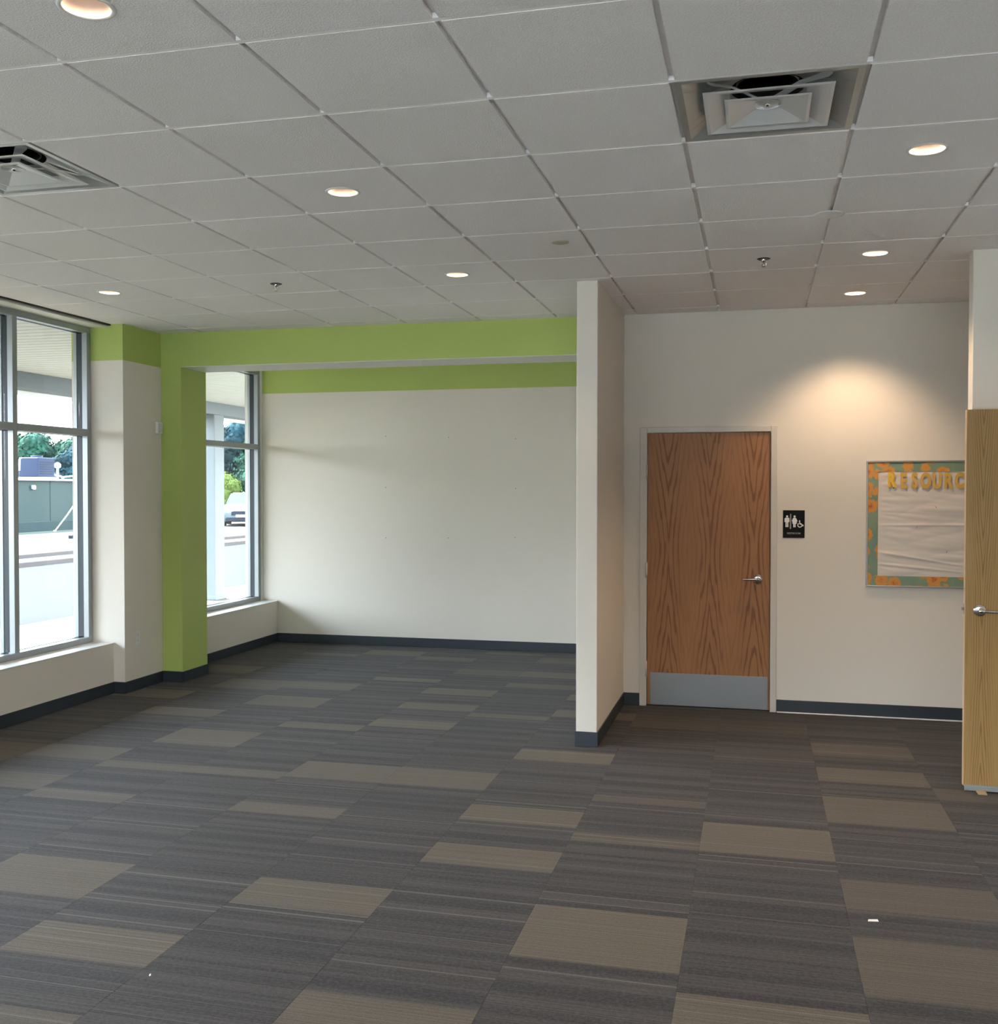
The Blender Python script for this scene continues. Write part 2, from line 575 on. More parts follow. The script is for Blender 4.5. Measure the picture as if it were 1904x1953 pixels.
# ------------------------------------------------------------------ structure: floor
floor = MB().box(-3.3, XE + 0.2, YS - 0.2, YK + 0.2, -0.16, -0.008).build('floor', M['slab'], kind='structure')
CX0, CP = 0.065, 0.5975
CY0, CR = 0.578, 0.602
BANDS = {(2, 0): (.20, 1, 1), (0, 0): (.53, 1, 1), (-1, -1): (.54, 1, 1), (-2, 0): (.32, 1, 1), (3, 2): (.27, 1, 1),
         (4, 3): (.22, 1, .85), (4, 4): (.47, 1, .85), (4, 5): (.5, 1, .7), (5, 4): (.1, .48, .5), (2, 6): (.3, .93, .3),
         (3, 6): (.35, .95, .3), (3, 5): (.04, .55, .22), (4, 0): (.19, .98, .75), (4, 1): (.4, .95, .7),
         (3, -1): (.1, 1, .9), (1, -1): (0, .54, .9), (1, 1): (.55, 1, 1), (1, 2): (.56, 1, 1), (1, 4): (.55, 1, 1),
         (-1, 3): (.4, 1, .9), (0, 3): (.4, 1, .9), (2, 2): (.27, .5, .7), (2, 3): (.33, .55, .6),
         (-5, 3): (.2, .95, .5), (-4, 3): (.5, 1, .8), (-4, 2): (.45, .95, .7), (-3, 2): (.26, .54, .7),
         (-3, 3): (.3, .55, .8), (-2, 3): (.3, .55, .8), (-3, 4): (.3, 1, .9), (-1, 2): (.31, .6, .9),
         (-1, 5): (.6, 1, 1), (-2, 5): (.3, .6, .8), (-1, -2): (.4, 1, .7), (-3, 10): (.5, 1, .8),
         (-2, 8): (.35, .6, .9), (-1, 7): (.6, 1, .9), (-1, 6): (.6, 1, .9), (0, 9): (.1, .55, .9), (0, 8): (.3, .6, .8),
         (0, 6): (.35, .58, .8), (1, 7): (.6, 1, .9), (1, 6): (.6, 1, .9), (-4, 5): (.6, 1, .9), (-3, 6): (.35, 1, .9),
         (-3, 7): (.5, 1, .9), (-4, 7): (.3, 1, .8), (-5, 8): (.4, 1, .7), (-5, 6): (.45, 1, .8), (-4, 10): (.25, .5, .7),
         (-1, 11): (0, .25, .7), (-2, 10): (.2, .57, .6), (0, 10): (.35, .85, .6), (-1, 9): (.1, .6, .5),
         (0, -2): (0, .45, .5), (-2, -2): (.5, .8, .5), (5, 1): (.2, .7, .5), (5, -1): (.3, .9, .7), (2, -2): (.4, .9, .6)}
tile_cache = {}
for i in range(-6, 10):
    for j in range(-11, 12):
        x0, x1 = CX0 + i * CP, CX0 + (i + 1) * CP
        y0, y1 = CY0 + j * CR, CY0 + (j + 1) * CR
        cx, cy = (x0 + x1) / 2, (y0 + y1) / 2
        lo_x, hi_x, lo_y, hi_y = max(x0, XW), min(x1, XE), max(y0, YS), min(y1, YK)
        if lo_x >= hi_x - 0.01 or lo_y >= hi_y - 0.01:
            continue
        g = 0.0003
        key = (round(lo_x - cx, 4), round(hi_x - cx, 4), round(lo_y - cy, 4), round(hi_y - cy, 4))
        if key not in tile_cache:
            o = MB().bbox(key[0] + g, key[1] - g, key[2] + g, key[3] - g, -0.007, 0.0, 0.0005).build('carpet_tile', M['carpet'], floor)
            tile_cache[key] = o
        else:
            o = tile_cache[key].copy()
            col.objects.link(o)
        o.location = (cx, cy, 0)
        b = BANDS.get((i, j), (0, 0, 0))
        if b[2] == 0 and (j < -2 or i > 5):
            if random.random() < 0.3:
                b = (0.5, 1.0, 0.9)
        o['band_lo'], o['band_hi'], o['band_strength'] = float(b[0]), float(b[1]), float(b[2])

# ------------------------------------------------------------------ structure: ceiling
ceiling = MB().box(-3.3, XE + 0.2, YS - 0.2, YK + 0.2, 3.35, 3.5).build('ceiling', M['plenum'], kind='structure')
DIFF = [(-2, 1), (3, 1), (-2, -5), (3, -5)]
LAMPS = [(0, -1), (0, 2), (-4, 5), (0, 5), (4, 2), (4, 5), (4, 7), (-4, -1), (-4, 2), (4, -1), (0, -4), (-4, -4), (4, -4), (0, -7), (-4, -7), (4, -7)]
CEIL_RECTS = [(-2.945, XE, YS, YB0), (-3.09, PX0, YB1, YK)]
GAP = 0.0095


def ceiling_tile_mesh(x0, x1, y0, y1, hole):
    """tegular tile: face at z=0, stepped edge going up; optional round hole"""
    mb = MB()
    e = 0.019
    if not hole:
        vs = [(x0, y0, 0), (x1, y0, 0), (x1, y1, 0), (x0, y1, 0), (x0, y0, e), (x1, y0, e), (x1, y1, e), (x0, y1, e)]
        fs = [(0, 3, 2, 1), (0, 1, 5, 4), (1, 2, 6, 5), (2, 3, 7, 6), (3, 0, 4, 7), (4, 5, 6, 7)]
        return mb.add(vs, fs)
    n = 32
    outer, inner, top = [], [], []
    cx, cy = (x0 + x1) / 2, (y0 + y1) / 2
    for k in range(n):
        a = 2 * PI * k / n
        c, s_ = math.cos(a), math.sin(a)
        q = min((x1 - cx) / abs(c) if abs(c) > 1e-6 else 9, (y1 - cy) / abs(s_) if abs(s_) > 1e-6 else 9)
        outer.append((cx + c * q, cy + s_ * q, 0))
        inner.append((cx + c * 0.066, cy + s_ * 0.066, 0))
        top.append((cx + c * q, cy + s_ * q, e))
    it = [(x, y, e) for x, y, z in inner]
    vs = outer + inner + top + it
    fs = []
    for k in range(n):
        k2 = (k + 1) % n
        fs += [(k, n + k, n + k2, k2), (k, k2, 2 * n + k2, 2 * n + k), (n + k, 3 * n + k, 3 * n + k2, n + k2)]
    return mb.add(vs, fs)


cache = {}
for (rx0, rx1, ry0, ry1) in CEIL_RECTS:
    for i in range(-6, 10):
        for j in range(-11, 13):
            if (i, j) in DIFF and ry0 < 0:
                continue
            x0, x1 = max(i * T, rx0) + GAP, min((i + 1) * T, rx1) - GAP
            y0, y1 = max(j * T, ry0) + GAP, min((j + 1) * T, ry1) - GAP
            if x1 - x0 < 0.02 or y1 - y0 < 0.02:
                continue
            if ry0 < 0 and x0 < PX1 + 0.001 and x1 > PX0 and y1 > PY:
                # tiles met by the partition: keep the pieces on either side
                segs = []
                if y0 < PY - 0.02:
                    segs.append((x0, x1, y0, PY))
                yy = max(y0, PY)
                if x0 < PX0 - 0.03:
                    segs.append((x0, PX0, yy, y1))
                if x1 > PX1 + 0.03:
                    segs.append((PX1, x1, yy, y1))
            else:
                segs = [(x0, x1, y0, y1)]
            for (a0, a1, b0, b1) in segs:
                cx, cy = (a0 + a1) / 2, (b0 + b1) / 2
                hole = (i, j) in LAMPS and ry0 < 0
                key = (round(a1 - a0, 3), round(b1 - b0, 3), hole)
                if key not in cache:
                    w, h = (a1 - a0) / 2, (b1 - b0) / 2
                    o = ceiling_tile_mesh(-w, w, -h, h, hole).build('ceiling_tile', M['tile'], ceiling, fix=False)
                    cache[key] = o
                else:
                    o = cache[key].copy()
                    col.objects.link(o)
                o.location = (cx, cy, ZC)
# inverted tees between the tiles
ZT = ZC + 0.017
for (rx0, rx1, ry0, ry1) in CEIL_RECTS:
    for i in range(-6, 11):
        x = i * T
        if not rx0 < x < rx1:
            continue
        yb = ry1
        MB().box(x - 0.0115, x + 0.0115, ry0, yb, ZT, ZT + 0.02).build('grid_runner', M['tee'], ceiling)
    for j in range(-11, 14):
        y = j * T
        if not ry0 < y < ry1:
            continue
        if ry0 < 0 and y > PY:
            MB().box(rx0, PX0, y - 0.0115, y + 0.0115, ZC + 0.0015, ZT + 0.019).build('grid_runner', M['tee'], ceiling)
            MB().box(PX1, rx1, y - 0.0115, y + 0.0115, ZC + 0.0015, ZT + 0.019).build('grid_runner', M['tee'], ceiling)
        else:
            MB().box(rx0, rx1, y - 0.0115, y + 0.0115, ZC + 0.0015, ZT + 0.019).build('grid_runner', M['tee'], ceiling)
# edge angles
tr = MB()
for (rx0, rx1, ry0, ry1) in CEIL_RECTS:
    tr.box(rx0, rx1, ry1 - 0.012, ry1, ZC + 0.002, ZC + 0.02)
    tr.box(rx0, rx1, ry0, ry0 + 0.012, ZC + 0.002, ZC + 0.02)
tr.box(-3.1, -3.078, YB1, YK, ZC - 0.002, ZC + 0.02)
tr.box(PX1, PX1 + 0.014, PY, YR, ZC + 0.001, ZC + 0.02)
tr.box(PX0 - 0.014, PX0, PY, YB0, ZC + 0.001, ZC + 0.02)
tr.build('edge_angle', M['tee'], ceiling)
MB().box(-2.962, -2.938, YS, YJ, ZC - 0.012, ZC + 0.03).build('shadow_gap_trim', M['dark'], kind='structure')  # edge trim coloured dark to stand in for the shadow gap

# ------------------------------------------------------------------ structure: walls
LW = 0.405   # low wall heights
LW2 = 0.440
wl_ = MB()
wl_.box(-3.3, XW, YS, YJ, -0.15, LW)
wl_.box(-3.3, XW, YB1, YK, -0.15, LW2)
wl_.build('wall_left', M['wall'], kind='structure')
sl = MB().bbox(-3.13, XW + 0.004, YS, YJ, LW, LW + 0.006, 0.002)
sl.build('trim_2', M['sill'], kind='structure')
MB().bbox(-3.13, XW + 0.004, YB1, YK, LW2, LW2 + 0.006, 0.002).build('trim_3', M['sill'], kind='structure')
hd = MB()
hd.box(-3.3, -2.962, YS, YJ, 2.950, 3.35)
hd.box(-3.3, -3.10, YB1, YK, 2.930, 3.35)
hd.build('wall_header', M['soffit_white'], kind='structure')
wc = MB()
wc.box(-3.3, XP, YJ, YB0, -0.15, ZG, 0)
wc.box(-3.3, XP, YJ, YB0, ZG, 3.35, 1)
wc.build('wall_column', [M['wall'], M['green']], kind='structure')
MB().box(-3.3, XB, YB0, YB1, -0.15, 3.35).build('wall_green_column', M['green'], kind='structure')
bm_ = MB()
bm_.box(XB, PX0, YB0, YB1, 2.690, 3.35, 0)
bm_.box(XB, PX0, YB0 + 0.004, YB1, 2.684, 2.690, 1)
bm_.build('wall_beam', [M['green'], M['soffit_white']], kind='structure')
wb = MB()
wb.box(-3.3, PX0, YK, YK + 0.15, -0.15, ZG, 0)
wb.box(-3.3, PX0, YK, YK + 0.15, ZG, 3.35, 1)
wb.build('wall_back', [M['wall'], M['green']], kind='structure')
wp = MB()
wp.bbox(PX0, PX1, PY, YR, 0.0, ZC + 0.03, 0.003)
wp.box(PX0, PX1, YR, YK + 0.15, 0.0, ZC + 0.03)
wp.build('wall_partition', M['wall'], kind='structure')
# restroom wall with the door opening
DX0, DX1, DZ = 1.300, 2.204, 2.075     # door leaf
FX0, FX1, FZ = 1.244, 2.254, 2.121     # frame outside
XR = 4.75
wr = MB()
wr.box(PX1, FX0 + 0.01, YR, YR + 0.14, 0, 3.35)
wr.box(FX1 - 0.01, XR, YR, YR + 0.14, 0, 3.35)
wr.box(FX0 + 0.01, FX1 - 0.01, YR, YR + 0.14, FZ - 0.01, 3.35)
wr.build('wall_restroom', M['wall'], kind='structure')
MB().box(XR, XR + 0.12, 3.50, YR + 0.14, 0, 3.35).build('wall_corridor', M['wall'], kind='structure')
# wall with the open door; its opening lies beyond the frame of the picture
WX, WY0, WY1 = 3.262, 3.400, 3.515
OX0, OX1 = 4.155, 5.075
wd = MB()
wd.bbox(WX, OX0 - 0.05, WY0, WY1, 0, ZC + 0.03, 0.003)
wd.box(OX1 + 0.05, XE, WY0, WY1, 0, ZC + 0.03)
wd.box(OX0 - 0.05, OX1 + 0.05, WY0, WY1, 2.13, ZC + 0.03)
wd.build('wall_door', M['wall'], kind='structure')
MB().box(XE, XE + 0.15, YS, WY1, -0.15, 3.35).build('wall_right', M['wall'], kind='structure')
MB().box(XR + 0.12, XE, WY1 + 1.2, WY1 + 1.3, 0, 3.35).build('wall_closet', M['wall'], kind='structure')
wf = MB()
wf.box(-3.3, XE + 0.15, YS - 0.2, YS, -0.15, LW)
wf.box(-3.3, XE + 0.15, YS - 0.2, YS, 2.950, 3.35)
wf.box(-3.3, -2.70, YS - 0.2, YS, LW, 2.95)
wf.box(4.75, XE + 0.15, YS - 0.2, YS, LW, 2.95)
wf.build('wall_front', M['wall'], kind='structure')

# ------------------------------------------------------------------ baseboards
BT = 0.008


def baseboard(name, boxes):
    mb = MB()
    for b in boxes:
        mb.bbox(*b, 0.0, BH, 0.0025)
    return mb.build(name, M['baseboard'], kind='structure')


baseboard('baseboard_left', [(XW, XW + BT, YS, YJ - 0.001)])
baseboard('baseboard_column', [(XW, XP + BT, YJ - BT, YJ), (XP, XP + BT, YJ, YB0 - BT), (XP, XB + BT, YB0 - BT, YB0), (XB, XB + BT, YB0, YB1 + BT)])
baseboard('baseboard_alcove', [(XW, XW + BT, YB1 + BT, YK - BT)])
baseboard('baseboard_back', [(XW, PX0, YK - BT, YK)])
baseboard('baseboard_partition', [(PX0 - BT, PX1 + BT, PY - BT, PY), (PX1, PX1 + BT, PY, YR - BT), (PX0 - BT, PX0, PY, YK - BT)])
baseboard('baseboard_restroom', [(PX1, FX0 - 0.001, YR - BT, YR), (FX1 + 0.001, XR, YR - BT, YR)])
baseboard('baseboard_door', [(WX - BT, WX, WY0 - BT, WY1 + BT), (WX, OX0 - 0.05, WY0 - BT, WY0), (WX, OX0 - 0.05, WY1, WY1 + BT)])
MB().bbox(FX1 + 0.004, XR, YR - 0.022, YR - BT, 0.0, 0.008, 0.002).build('trim_4', M['sill'], kind='structure')


# ------------------------------------------------------------------ windows
def window(name, ys, z0, zt0, zt1, z1, place=None):
    """storefront window in the left wall; ys = centres of the uprights"""
    XI, XO = -3.120, -3.245
    root = bpy.data.objects.new(name, None)
    col.objects.link(root)
    root['kind'] = 'structure'
    root.location = (XI, (ys[0] + ys[-1]) / 2, z0)
    L = root.location
    w = 0.025
    y0, y1 = ys[0] - w, ys[-1] + w

    def member(nm, a0, a1, b0, b1):
        f = MB().bbox(XI - 0.046, XI, a0, a1, b0, b1, 0.0015)
        o = MB()
        o.v, o.f, o.mi, o.sm = f.v, f.f, f.mi, f.sm
        o.bbox(XO, XO + 0.030, a0, a1, b0, b1, 0.0015)
        ob = o.build(nm, M['alu'], root, loc=-L)
        in_ = 0.004
        MB().box(XO + 0.030, XI - 0.046, a0 + in_, a1 - in_, b0 + in_, b1 - in_).build('gasket', M['gasket'], ob)
        return ob
    member('head_frame', y0, y1, z1 - 0.045, z1)
    member('sill_frame', y0, y1, z0, z0 + 0.045)
    for k, y in enumerate(ys):
        member('jamb' if k in (0, len(ys) - 1) else 'mullion', y - w, y + w, z0 + 0.045, z1 - 0.045)
    for k in range(len(ys) - 1):
        a, b = ys[k] + w, ys[k + 1] - w
        tm = MB().bbox(XI - 0.046, XI + 0.003, a, b, zt0, zt1, 0.0015).bbox(XO, XO + 0.030, a, b, zt0, zt1, 0.0015)
        ob = tm.build('transom', M['alu'], root, loc=-L)
        MB().box(XO + 0.030, XI - 0.046, a, b, zt0 + 0.004, zt1 - 0.004).build('gasket', M['gasket'], ob)
        for q0, q1 in ((z0 + 0.045, zt0), (zt1, z1 - 0.045)):
            MB().box(-3.198, -3.192, a - 0.003, b + 0.003, q0 - 0.003, q1 + 0.003).build('pane', M['glass'], root, loc=-L)
    if place:
        root.location = place
        root.rotation_euler = (0, 0, PI / 2)
    return root


ys1 = [4.51 - 0.86 * k for k in range(13)][::-1]
window('window_1', ys1, LW + 0.006, 2.077, 2.132, 2.950)
window('window_2', [YB1 + 0.03, 7.455], LW2 + 0.006, 2.080, 2.135, 2.930)
window('window_3', [0.92 * k for k in range(9)], LW, 2.077, 2.132, 2.950, (1.02, YS - 0.06, LW))
MB().box(-3.3, -3.10, YK - 0.02, YK + 0.001, LW2, 2.95).build('trim_5', M['sill'], kind='structure')

# ------------------------------------------------------------------ door 1 (restroom)
d1 = bpy.data.objects.new('door_1', None)
col.objects.link(d1)
d1['kind'] = 'structure'
d1.location = (DX0, YR, 0)
L1 = Vector(d1.location)
fy0 = YR - 0.012
fr = MB()
fr.bbox(FX0, DX0 - 0.003, fy0, YR + 0.15, 0, FZ, 0.003)
fr.bbox(DX1 + 0.003, FX1, fy0, YR + 0.15, 0, FZ, 0.003)
fr.bbox(DX0 - 0.003, DX1 + 0.003, fy0, YR + 0.15, DZ + 0.003, FZ, 0.003)
fr.box(DX0 - 0.003, DX0 + 0.012, YR + 0.055, YR + 0.10, 0, DZ)
fr.box(DX1 - 0.012, DX1 + 0.003, YR + 0.055, YR + 0.10, 0, DZ)
fr.build('door_frame', M['doorframe'], d1, loc=-L1)
ly0 = YR + 0.006
leaf = MB().bbox(0.0, DX1 - DX0 - 0.002, 0, 0.044, 0.010, DZ, 0.0015).build('door_leaf', M['oak1'], d1, loc=(0.001, ly0 - YR, 0))
kp = MB().bbox(0.024, 0.890, -0.0016, 0.0, 0.012, 0.257, 0.0006)
kp = kp.build('kick_plate', M['steel'], leaf)


def lever_set(parent, hx, hz, yface, direction, long_=0.115):
    """round rose, neck and lever; door face looks to -Y"""
    h = MB()
    h.lathe([(0.0, -0.011), (0.022, -0.011), (0.030, -0.008), (0.034, -0.003), (0.034, 0.0)], (hx, yface, hz), 'Y', 28)
    rose = h.build('door_handle', M['chrome'], parent)
    g = MB()
    g.lathe([(0.0135, -0.008), (0.0125, -0.030), (0.0145, -0.045), (0.0150, -0.056), (0.010, -0.062), (0.0, -0.063)], (hx, yface, hz), 'Y', 20)
    pts, rr = [], []
    for k in range(9):
        u = k / 8
        pts.append((hx + direction * (0.004 + long_ * u), yface - 0.052 + 0.010 * u * u, hz - 0.004 * u))
        rr.append(0.0105 - 0.0045 * u)
    g.tube(pts, rr, 12, flat=0.8)
    g.build('lever', M['chrome'], rose)
    return rose


lever_set(leaf, 2.118 - DX0, 0.985, 0.0, -1, 0.112)
for z in (1.783, 1.035, 0.285):
    hb = MB().lathe([(0.0075, -0.057), (0.0075, 0.057)], (DX0 - 0.004, fy0 - 0.004, z), 'Z', 12, cap0=True, cap1=True)
    hb.lathe([(0.005, 0.057), (0.005, 0.063)], (DX0 - 0.004, fy0 - 0.004, z), 'Z', 12, cap1=True)
    hb.bbox(DX0 - 0.020, DX0 - 0.003, fy0 - 0.002, fy0, z - 0.055, z + 0.055, 0.0006)
    hb.build('hinge', M['doorframe'], d1, loc=-L1)
MB().box(DX0 - 0.003, DX1 + 0.003, YR - 0.01, YR + 0.12, 0.0, 0.006).build('threshold', M['dark'], d1, loc=-L1)
MB().box(DX0, DX1, YR + 0.101, YR + 0.14, 0.0, DZ).build('backing', M['dark'], d1, loc=-L1)

# ------------------------------------------------------------------ door 2 (golden oak, standing open against the wall)
d2 = bpy.data.objects.new('door_2', None)
col.objects.link(d2)
d2['kind'] = 'structure'
D2X, D2Y = 3.212, 3.262
d2.location = (D2X, D2Y, 0)
L2 = Vector(d2.location)
leaf2 = MB().bbox(0.0, 0.905, 0.0, 0.044, 0.028, 2.083, 0.0015).build('door_leaf', M['oak2'], d2)
MB().bbox(-0.0008, 0.0, 0.002, 0.042, 0.029, 2.082, 0.0003).build('edge_band', M['oakedge'], leaf2)
lever_set(leaf2, 0.074, 0.992, 0.0, 1, 0.118)
rose2 = MB().lathe([(0.034, 0.0), (0.032, 0.006), (0.012, 0.010), (0.012, 0.045)], (0.074, 0.044, 0.992), 'Y', 24, cap1=True)
rose2.tube([(0.074, 0.092, 0.992), (0.13, 0.090, 0.990), (0.185, 0.084, 0.988)], [0.010, 0.009, 0.006], 10)
rose2.build('door_handle', M['chrome'], leaf2)
lp = MB().bbox(-0.002, 0.0, 0.010, 0.034, 0.968, 1.026, 0.0006)
lp.prism([(-0.014, 0.990), (-0.002, 0.990), (-0.002, 1.004), (-0.014, 1.004)], 0.014, 0.030)
lp.build('latch_bolt', M['chrome'], leaf2)
sw = MB().bbox(0.004, 0.900, -0.006, 0.0, 0.024, 0.036, 0.001)
sw.bbox(0.004, 0.900, -0.010, -0.002, 0.006, 0.024, 0.002)
sw.build('door_sweep', M['alu'], leaf2)
f2 = MB()
f2.bbox(OX0 - 0.05, OX0, WY0 - 0.012, WY1 + 0.012, 0, 2.13, 0.003)
f2.bbox(OX1, OX1 + 0.05, WY0 - 0.012, WY1 + 0.012, 0, 2.13, 0.003)
f2.bbox(OX0, OX1, WY0 - 0.012, WY1 + 0.012, 2.085, 2.13, 0.003)
f2.build('door_frame', M['doorframe'], d2, loc=-L2)
for z in (1.8, 1.05, 0.30):
    MB().lathe([(0.009, -0.057), (0.009, 0.057)], (0.920, 0.055, z), 'Z', 12, cap0=True, cap1=True).build('hinge', M['chrome'], d2)

wg = thing('door_wedge', 'small tan wedge on the carpet holding the golden oak door open', 'doorstop', (3.300, 3.215, 0.0))
wb_ = MB()
wb_.add([(-0.022, -0.012, 0.0), (0.022, -0.012, 0.0), (0.022, 0.10, 0.0), (-0.022, 0.10, 0.0), (-0.022, -0.012, 0.004), (0.022, -0.012, 0.004), (0.022, 0.10, 0.026), (-0.022, 0.10, 0.026)],
        [(0, 3, 2, 1), (4, 5, 6, 7), (0, 1, 5, 4), (1, 2, 6, 5), (2, 3, 7, 6), (3, 0, 4, 7)])
wb_.build('wedge_body', M['rubber_tan'], wg)

# ------------------------------------------------------------------ downlights
LABELS = {(0, -1): 'round recessed downlight nearest the camera, at the top left',
          (0, 2): 'round recessed downlight in the middle of the ceiling, left of centre',
          (-4, 5): 'small round recessed downlight near the left window wall',
          (0, 5): 'round recessed downlight in front of the green beam',
          (4, 2): 'round recessed downlight nearest the camera on the right side, past the diffuser',
          (4, 5): 'middle one of the three recessed downlights on the right side',
          (4, 7): 'recessed downlight closest to the restroom wall, lighting it'}
tm = MB().lathe([(0.0635, 0.004), (0.0640, -0.001), (0.070, -0.004), (0.077, -0.0025), (0.079, 0.0)], (0, 0, 0), 'Z', 40)
rf = MB().lathe([(0.0635, 0.004), (0.060, 0.025), (0.054, 0.050), (0.044, 0.075)], (0, 0, 0), 'Z', 40)
ln = MB().lathe([(0.046, 0.074), (0.0, 0.078)], (0, 0, 0), 'Z', 32)
hs = MB().lathe([(0.0655, 0.003), (0.0655, 0.11), (0.0, 0.112)], (0, 0, 0), 'Z', 24)
proto = None
for (i, j) in LAMPS:
    lab = LABELS.get((i, j), 'recessed downlight behind the camera at grid place %s %s' % (('left' if i < 0 else 'centre' if i == 0 else 'right'), {-1: 'first row', 2: 'second row', -4: 'third row', -7: 'fourth row'}.get(j)))
    loc = ((i + 0.5) * T, (j + 0.5) * T, ZC)
    if proto is None:
        proto = thing('ceiling_downlight', lab, 'downlight', loc, 0, 'recessed downlights in the ceiling grid')
        tm.build('trim_ring', M['plastic_white'], proto)
        rf.build('reflector', M['reflector'], proto)
        ln.build('lamp_lens', M['lens'], proto)
        hs.build('housing', M['dark'], proto)
        r = proto
    else:
        r = copy_tree(proto)
        r.location = loc
        r['label'] = lab
    ld = bpy.data.lights.new('downlight_lamp', 'SPOT')
    ld.energy = LAMP * (30 if j == 7 else 22 if i == 4 else 11)
    ld.color = (1.0, 0.71, 0.46)
    ld.spot_size = math.radians(112)
    ld.spot_blend = 0.8
    ld.shadow_soft_size = 0.018
    lo_ = bpy.data.objects.new('downlight_lamp', ld)
    col.objects.link(lo_)
    lo_.location = (loc[0], loc[1], ZC + 0.052)


# ------------------------------------------------------------------ air diffusers
def square_ring(mb, h0, z0, h1, z1, mi=0):
    vs = [(-h0, -h0, z0), (h0, -h0, z0), (h0, h0, z0), (-h0, h0, z0), (-h1, -h1, z1), (h1, -h1, z1), (h1, h1, z1), (-h1, h1, z1)]
    mb.add(vs, [(0, 1, 5, 4), (1, 2, 6, 5), (2, 3, 7, 6), (3, 0, 4, 7)], mi)


def square_to_round(mb, h, z0, r, z1, mi=0, n=32):
    a_, b_ = [], []
    for k in range(n):
        a = 2 * PI * k / n + PI / n * 0
        c, s_ = math.cos(a), math.sin(a)
        q = h / max(abs(c), abs(s_))
        a_.append((c * q, s_ * q, z0))
        b_.append((c * r, s_ * r, z1))
    mb.add(a_ + b_, [(k, (k + 1) % n, n + (k + 1) % n, n + k) for k in range(n)], mi)


def make_diffuser(label, loc):
    t_ = thing('air_diffuser', label, 'vent', loc, 0, 'square air diffusers in the ceiling')
    h = T / 2 - 0.006
    pan = MB()
    square_ring(pan, h, 0.0, h - 0.022, 0.0)
    square_ring(pan, h, 0.0, h, 0.012)
    square_to_round(pan, h - 0.022, 0.0, 0.127, 0.068)
    pan.build('outer_pan', M['diffgrey'], t_)
    MB().lathe([(0.127, 0.066), (0.122, 0.22), (0.0, 0.22)], (0, 0, 0), 'Z', 32).build('duct_neck', M['duct'], t_)
    nr = MB().lathe([(0.104, 0.075), (0.104, 0.14), (0.108, 0.14), (0.108, 0.075), (0.104, 0.075)], (0, 0, 0), 'Z', 32)
    nr.build('damper_ring', M['duct'], t_)
    r1 = MB()
    square_ring(r1, 0.212, -0.010, 0.200, -0.012)
    square_ring(r1, 0.200, -0.012, 0.125, 0.010)
    square_ring(r1, 0.212, -0.010, 0.128, 0.0135)
    square_ring(r1, 0.125, 0.010, 0.128, 0.0135)
    r1.build('cone_ring', M['diff'], t_)
    r2 = MB()
    square_ring(r2, 0.142, -0.014, 0.131, -0.016)
    square_ring(r2, 0.131, -0.016, 0.030, 0.014)
    square_ring(r2, 0.142, -0.014, 0.032, 0.019)
    r2.lathe([(0.046, 0.008), (0.046, 0.012), (0.0, 0.013)], (0, 0, 0), 'Z', 24)
    r2.build('cone_centre', M['diff'], t_)
    MB().lathe([(0.0, 0.001), (0.008, 0.003), (0.009, 0.009)], (0, 0, 0), 'Z', 12).build('centre_screw', M['chrome'], t_)
    for sx, sy, wk in ((1, -1, 1.25), (-1, -1, 0.5), (1, 1, 0.6), (-1, 1, 0.6)):
        s_ = MB()
        d = Vector((sx, sy, 0)).normalized()
        nrm = Vector((-d.y, d.x, 0))
        P0, P1, P2, P3 = d * 0.045 + Vector((0, 0, 0.020)), d * 0.16 + Vector((0, 0, 0.034)), d * 0.25 + Vector((0, 0, 0.026)), d * 0.285 + Vector((0, 0, 0.030))
        ws = [0.013, 0.013, 0.018, 0.012]
        vs = []
        for P_, w_ in zip((P0, P1, P2, P3), ws):
            w_ *= wk
            vs += [P_ + nrm * w_, P_ - nrm * w_, P_ - nrm * w_ + Vector((0, 0, 0.002)), P_ + nrm * w_ + Vector((0, 0, 0.002))]
        fs = []
        for k in range(3):
            for m_ in range(4):
                fs.append((k * 4 + m_, k * 4 + (m_ + 1) % 4, k * 4 + 4 + (m_ + 1) % 4, k * 4 + 4 + m_))
        fs += [(0, 1, 2, 3), (15, 14, 13, 12)]
        s_.add(vs, fs)
        s_.build('strap', M['diff'], t_)
    return t_


names = {(3, 1): 'square grey air diffuser on the right, hanging straps and black duct showing',
         (-2, 1): 'square grey air diffuser cut by the left edge of the photo',
         (-2, -5): 'square air diffuser behind the camera on the window side', (3, -5): 'square air diffuser behind the camera on the right side'}
dproto = None
for (i, j) in DIFF:
    loc = ((i + .5) * T, (j + .5) * T, ZC)
    if dproto is None:
        dproto = make_diffuser(names[(i, j)], loc)
    else:
        c = copy_tree(dproto)
        c.location = loc
        c['label'] = names[(i, j)]


# ------------------------------------------------------------------ sprinklers, covers
def sprinkler(label, loc):
    s_ = thing('fire_sprinkler', label, 'sprinkler', loc, 0, 'fire sprinkler heads')
    MB().lathe([(0.016, -0.002), (0.030, -0.005), (0.038, -0.001), (0.038, 0.0)], (0, 0, 0), 'Z', 24).build('escutcheon', M['dark'], s_)
    b = MB().lathe([(0.011, 0.0), (0.011, -0.016), (0.008, -0.018)], (0, 0, 0), 'Z', 12)
    for sg in (-1, 1):
        b.tube([(0.008 * sg, 0, -0.014), (0.016 * sg, 0, -0.026), (0.013 * sg, 0, -0.036), (0.004 * sg, 0, -0.045)], 0.0028, 6)
    b.lathe([(0.0, -0.016), (0.0025, -0.020), (0.0025, -0.040), (0.0, -0.044)], (0, 0, 0), 'Z', 8)
    b.build('frame_arms', M['chrome'], s_)
    MB().lathe([(0.0, -0.0455), (0.015, -0.0455), (0.015, -0.047), (0.0, -0.047)], (0, 0, 0), 'Z', 16).build('deflector', M['chrome'], s_)
    return s_


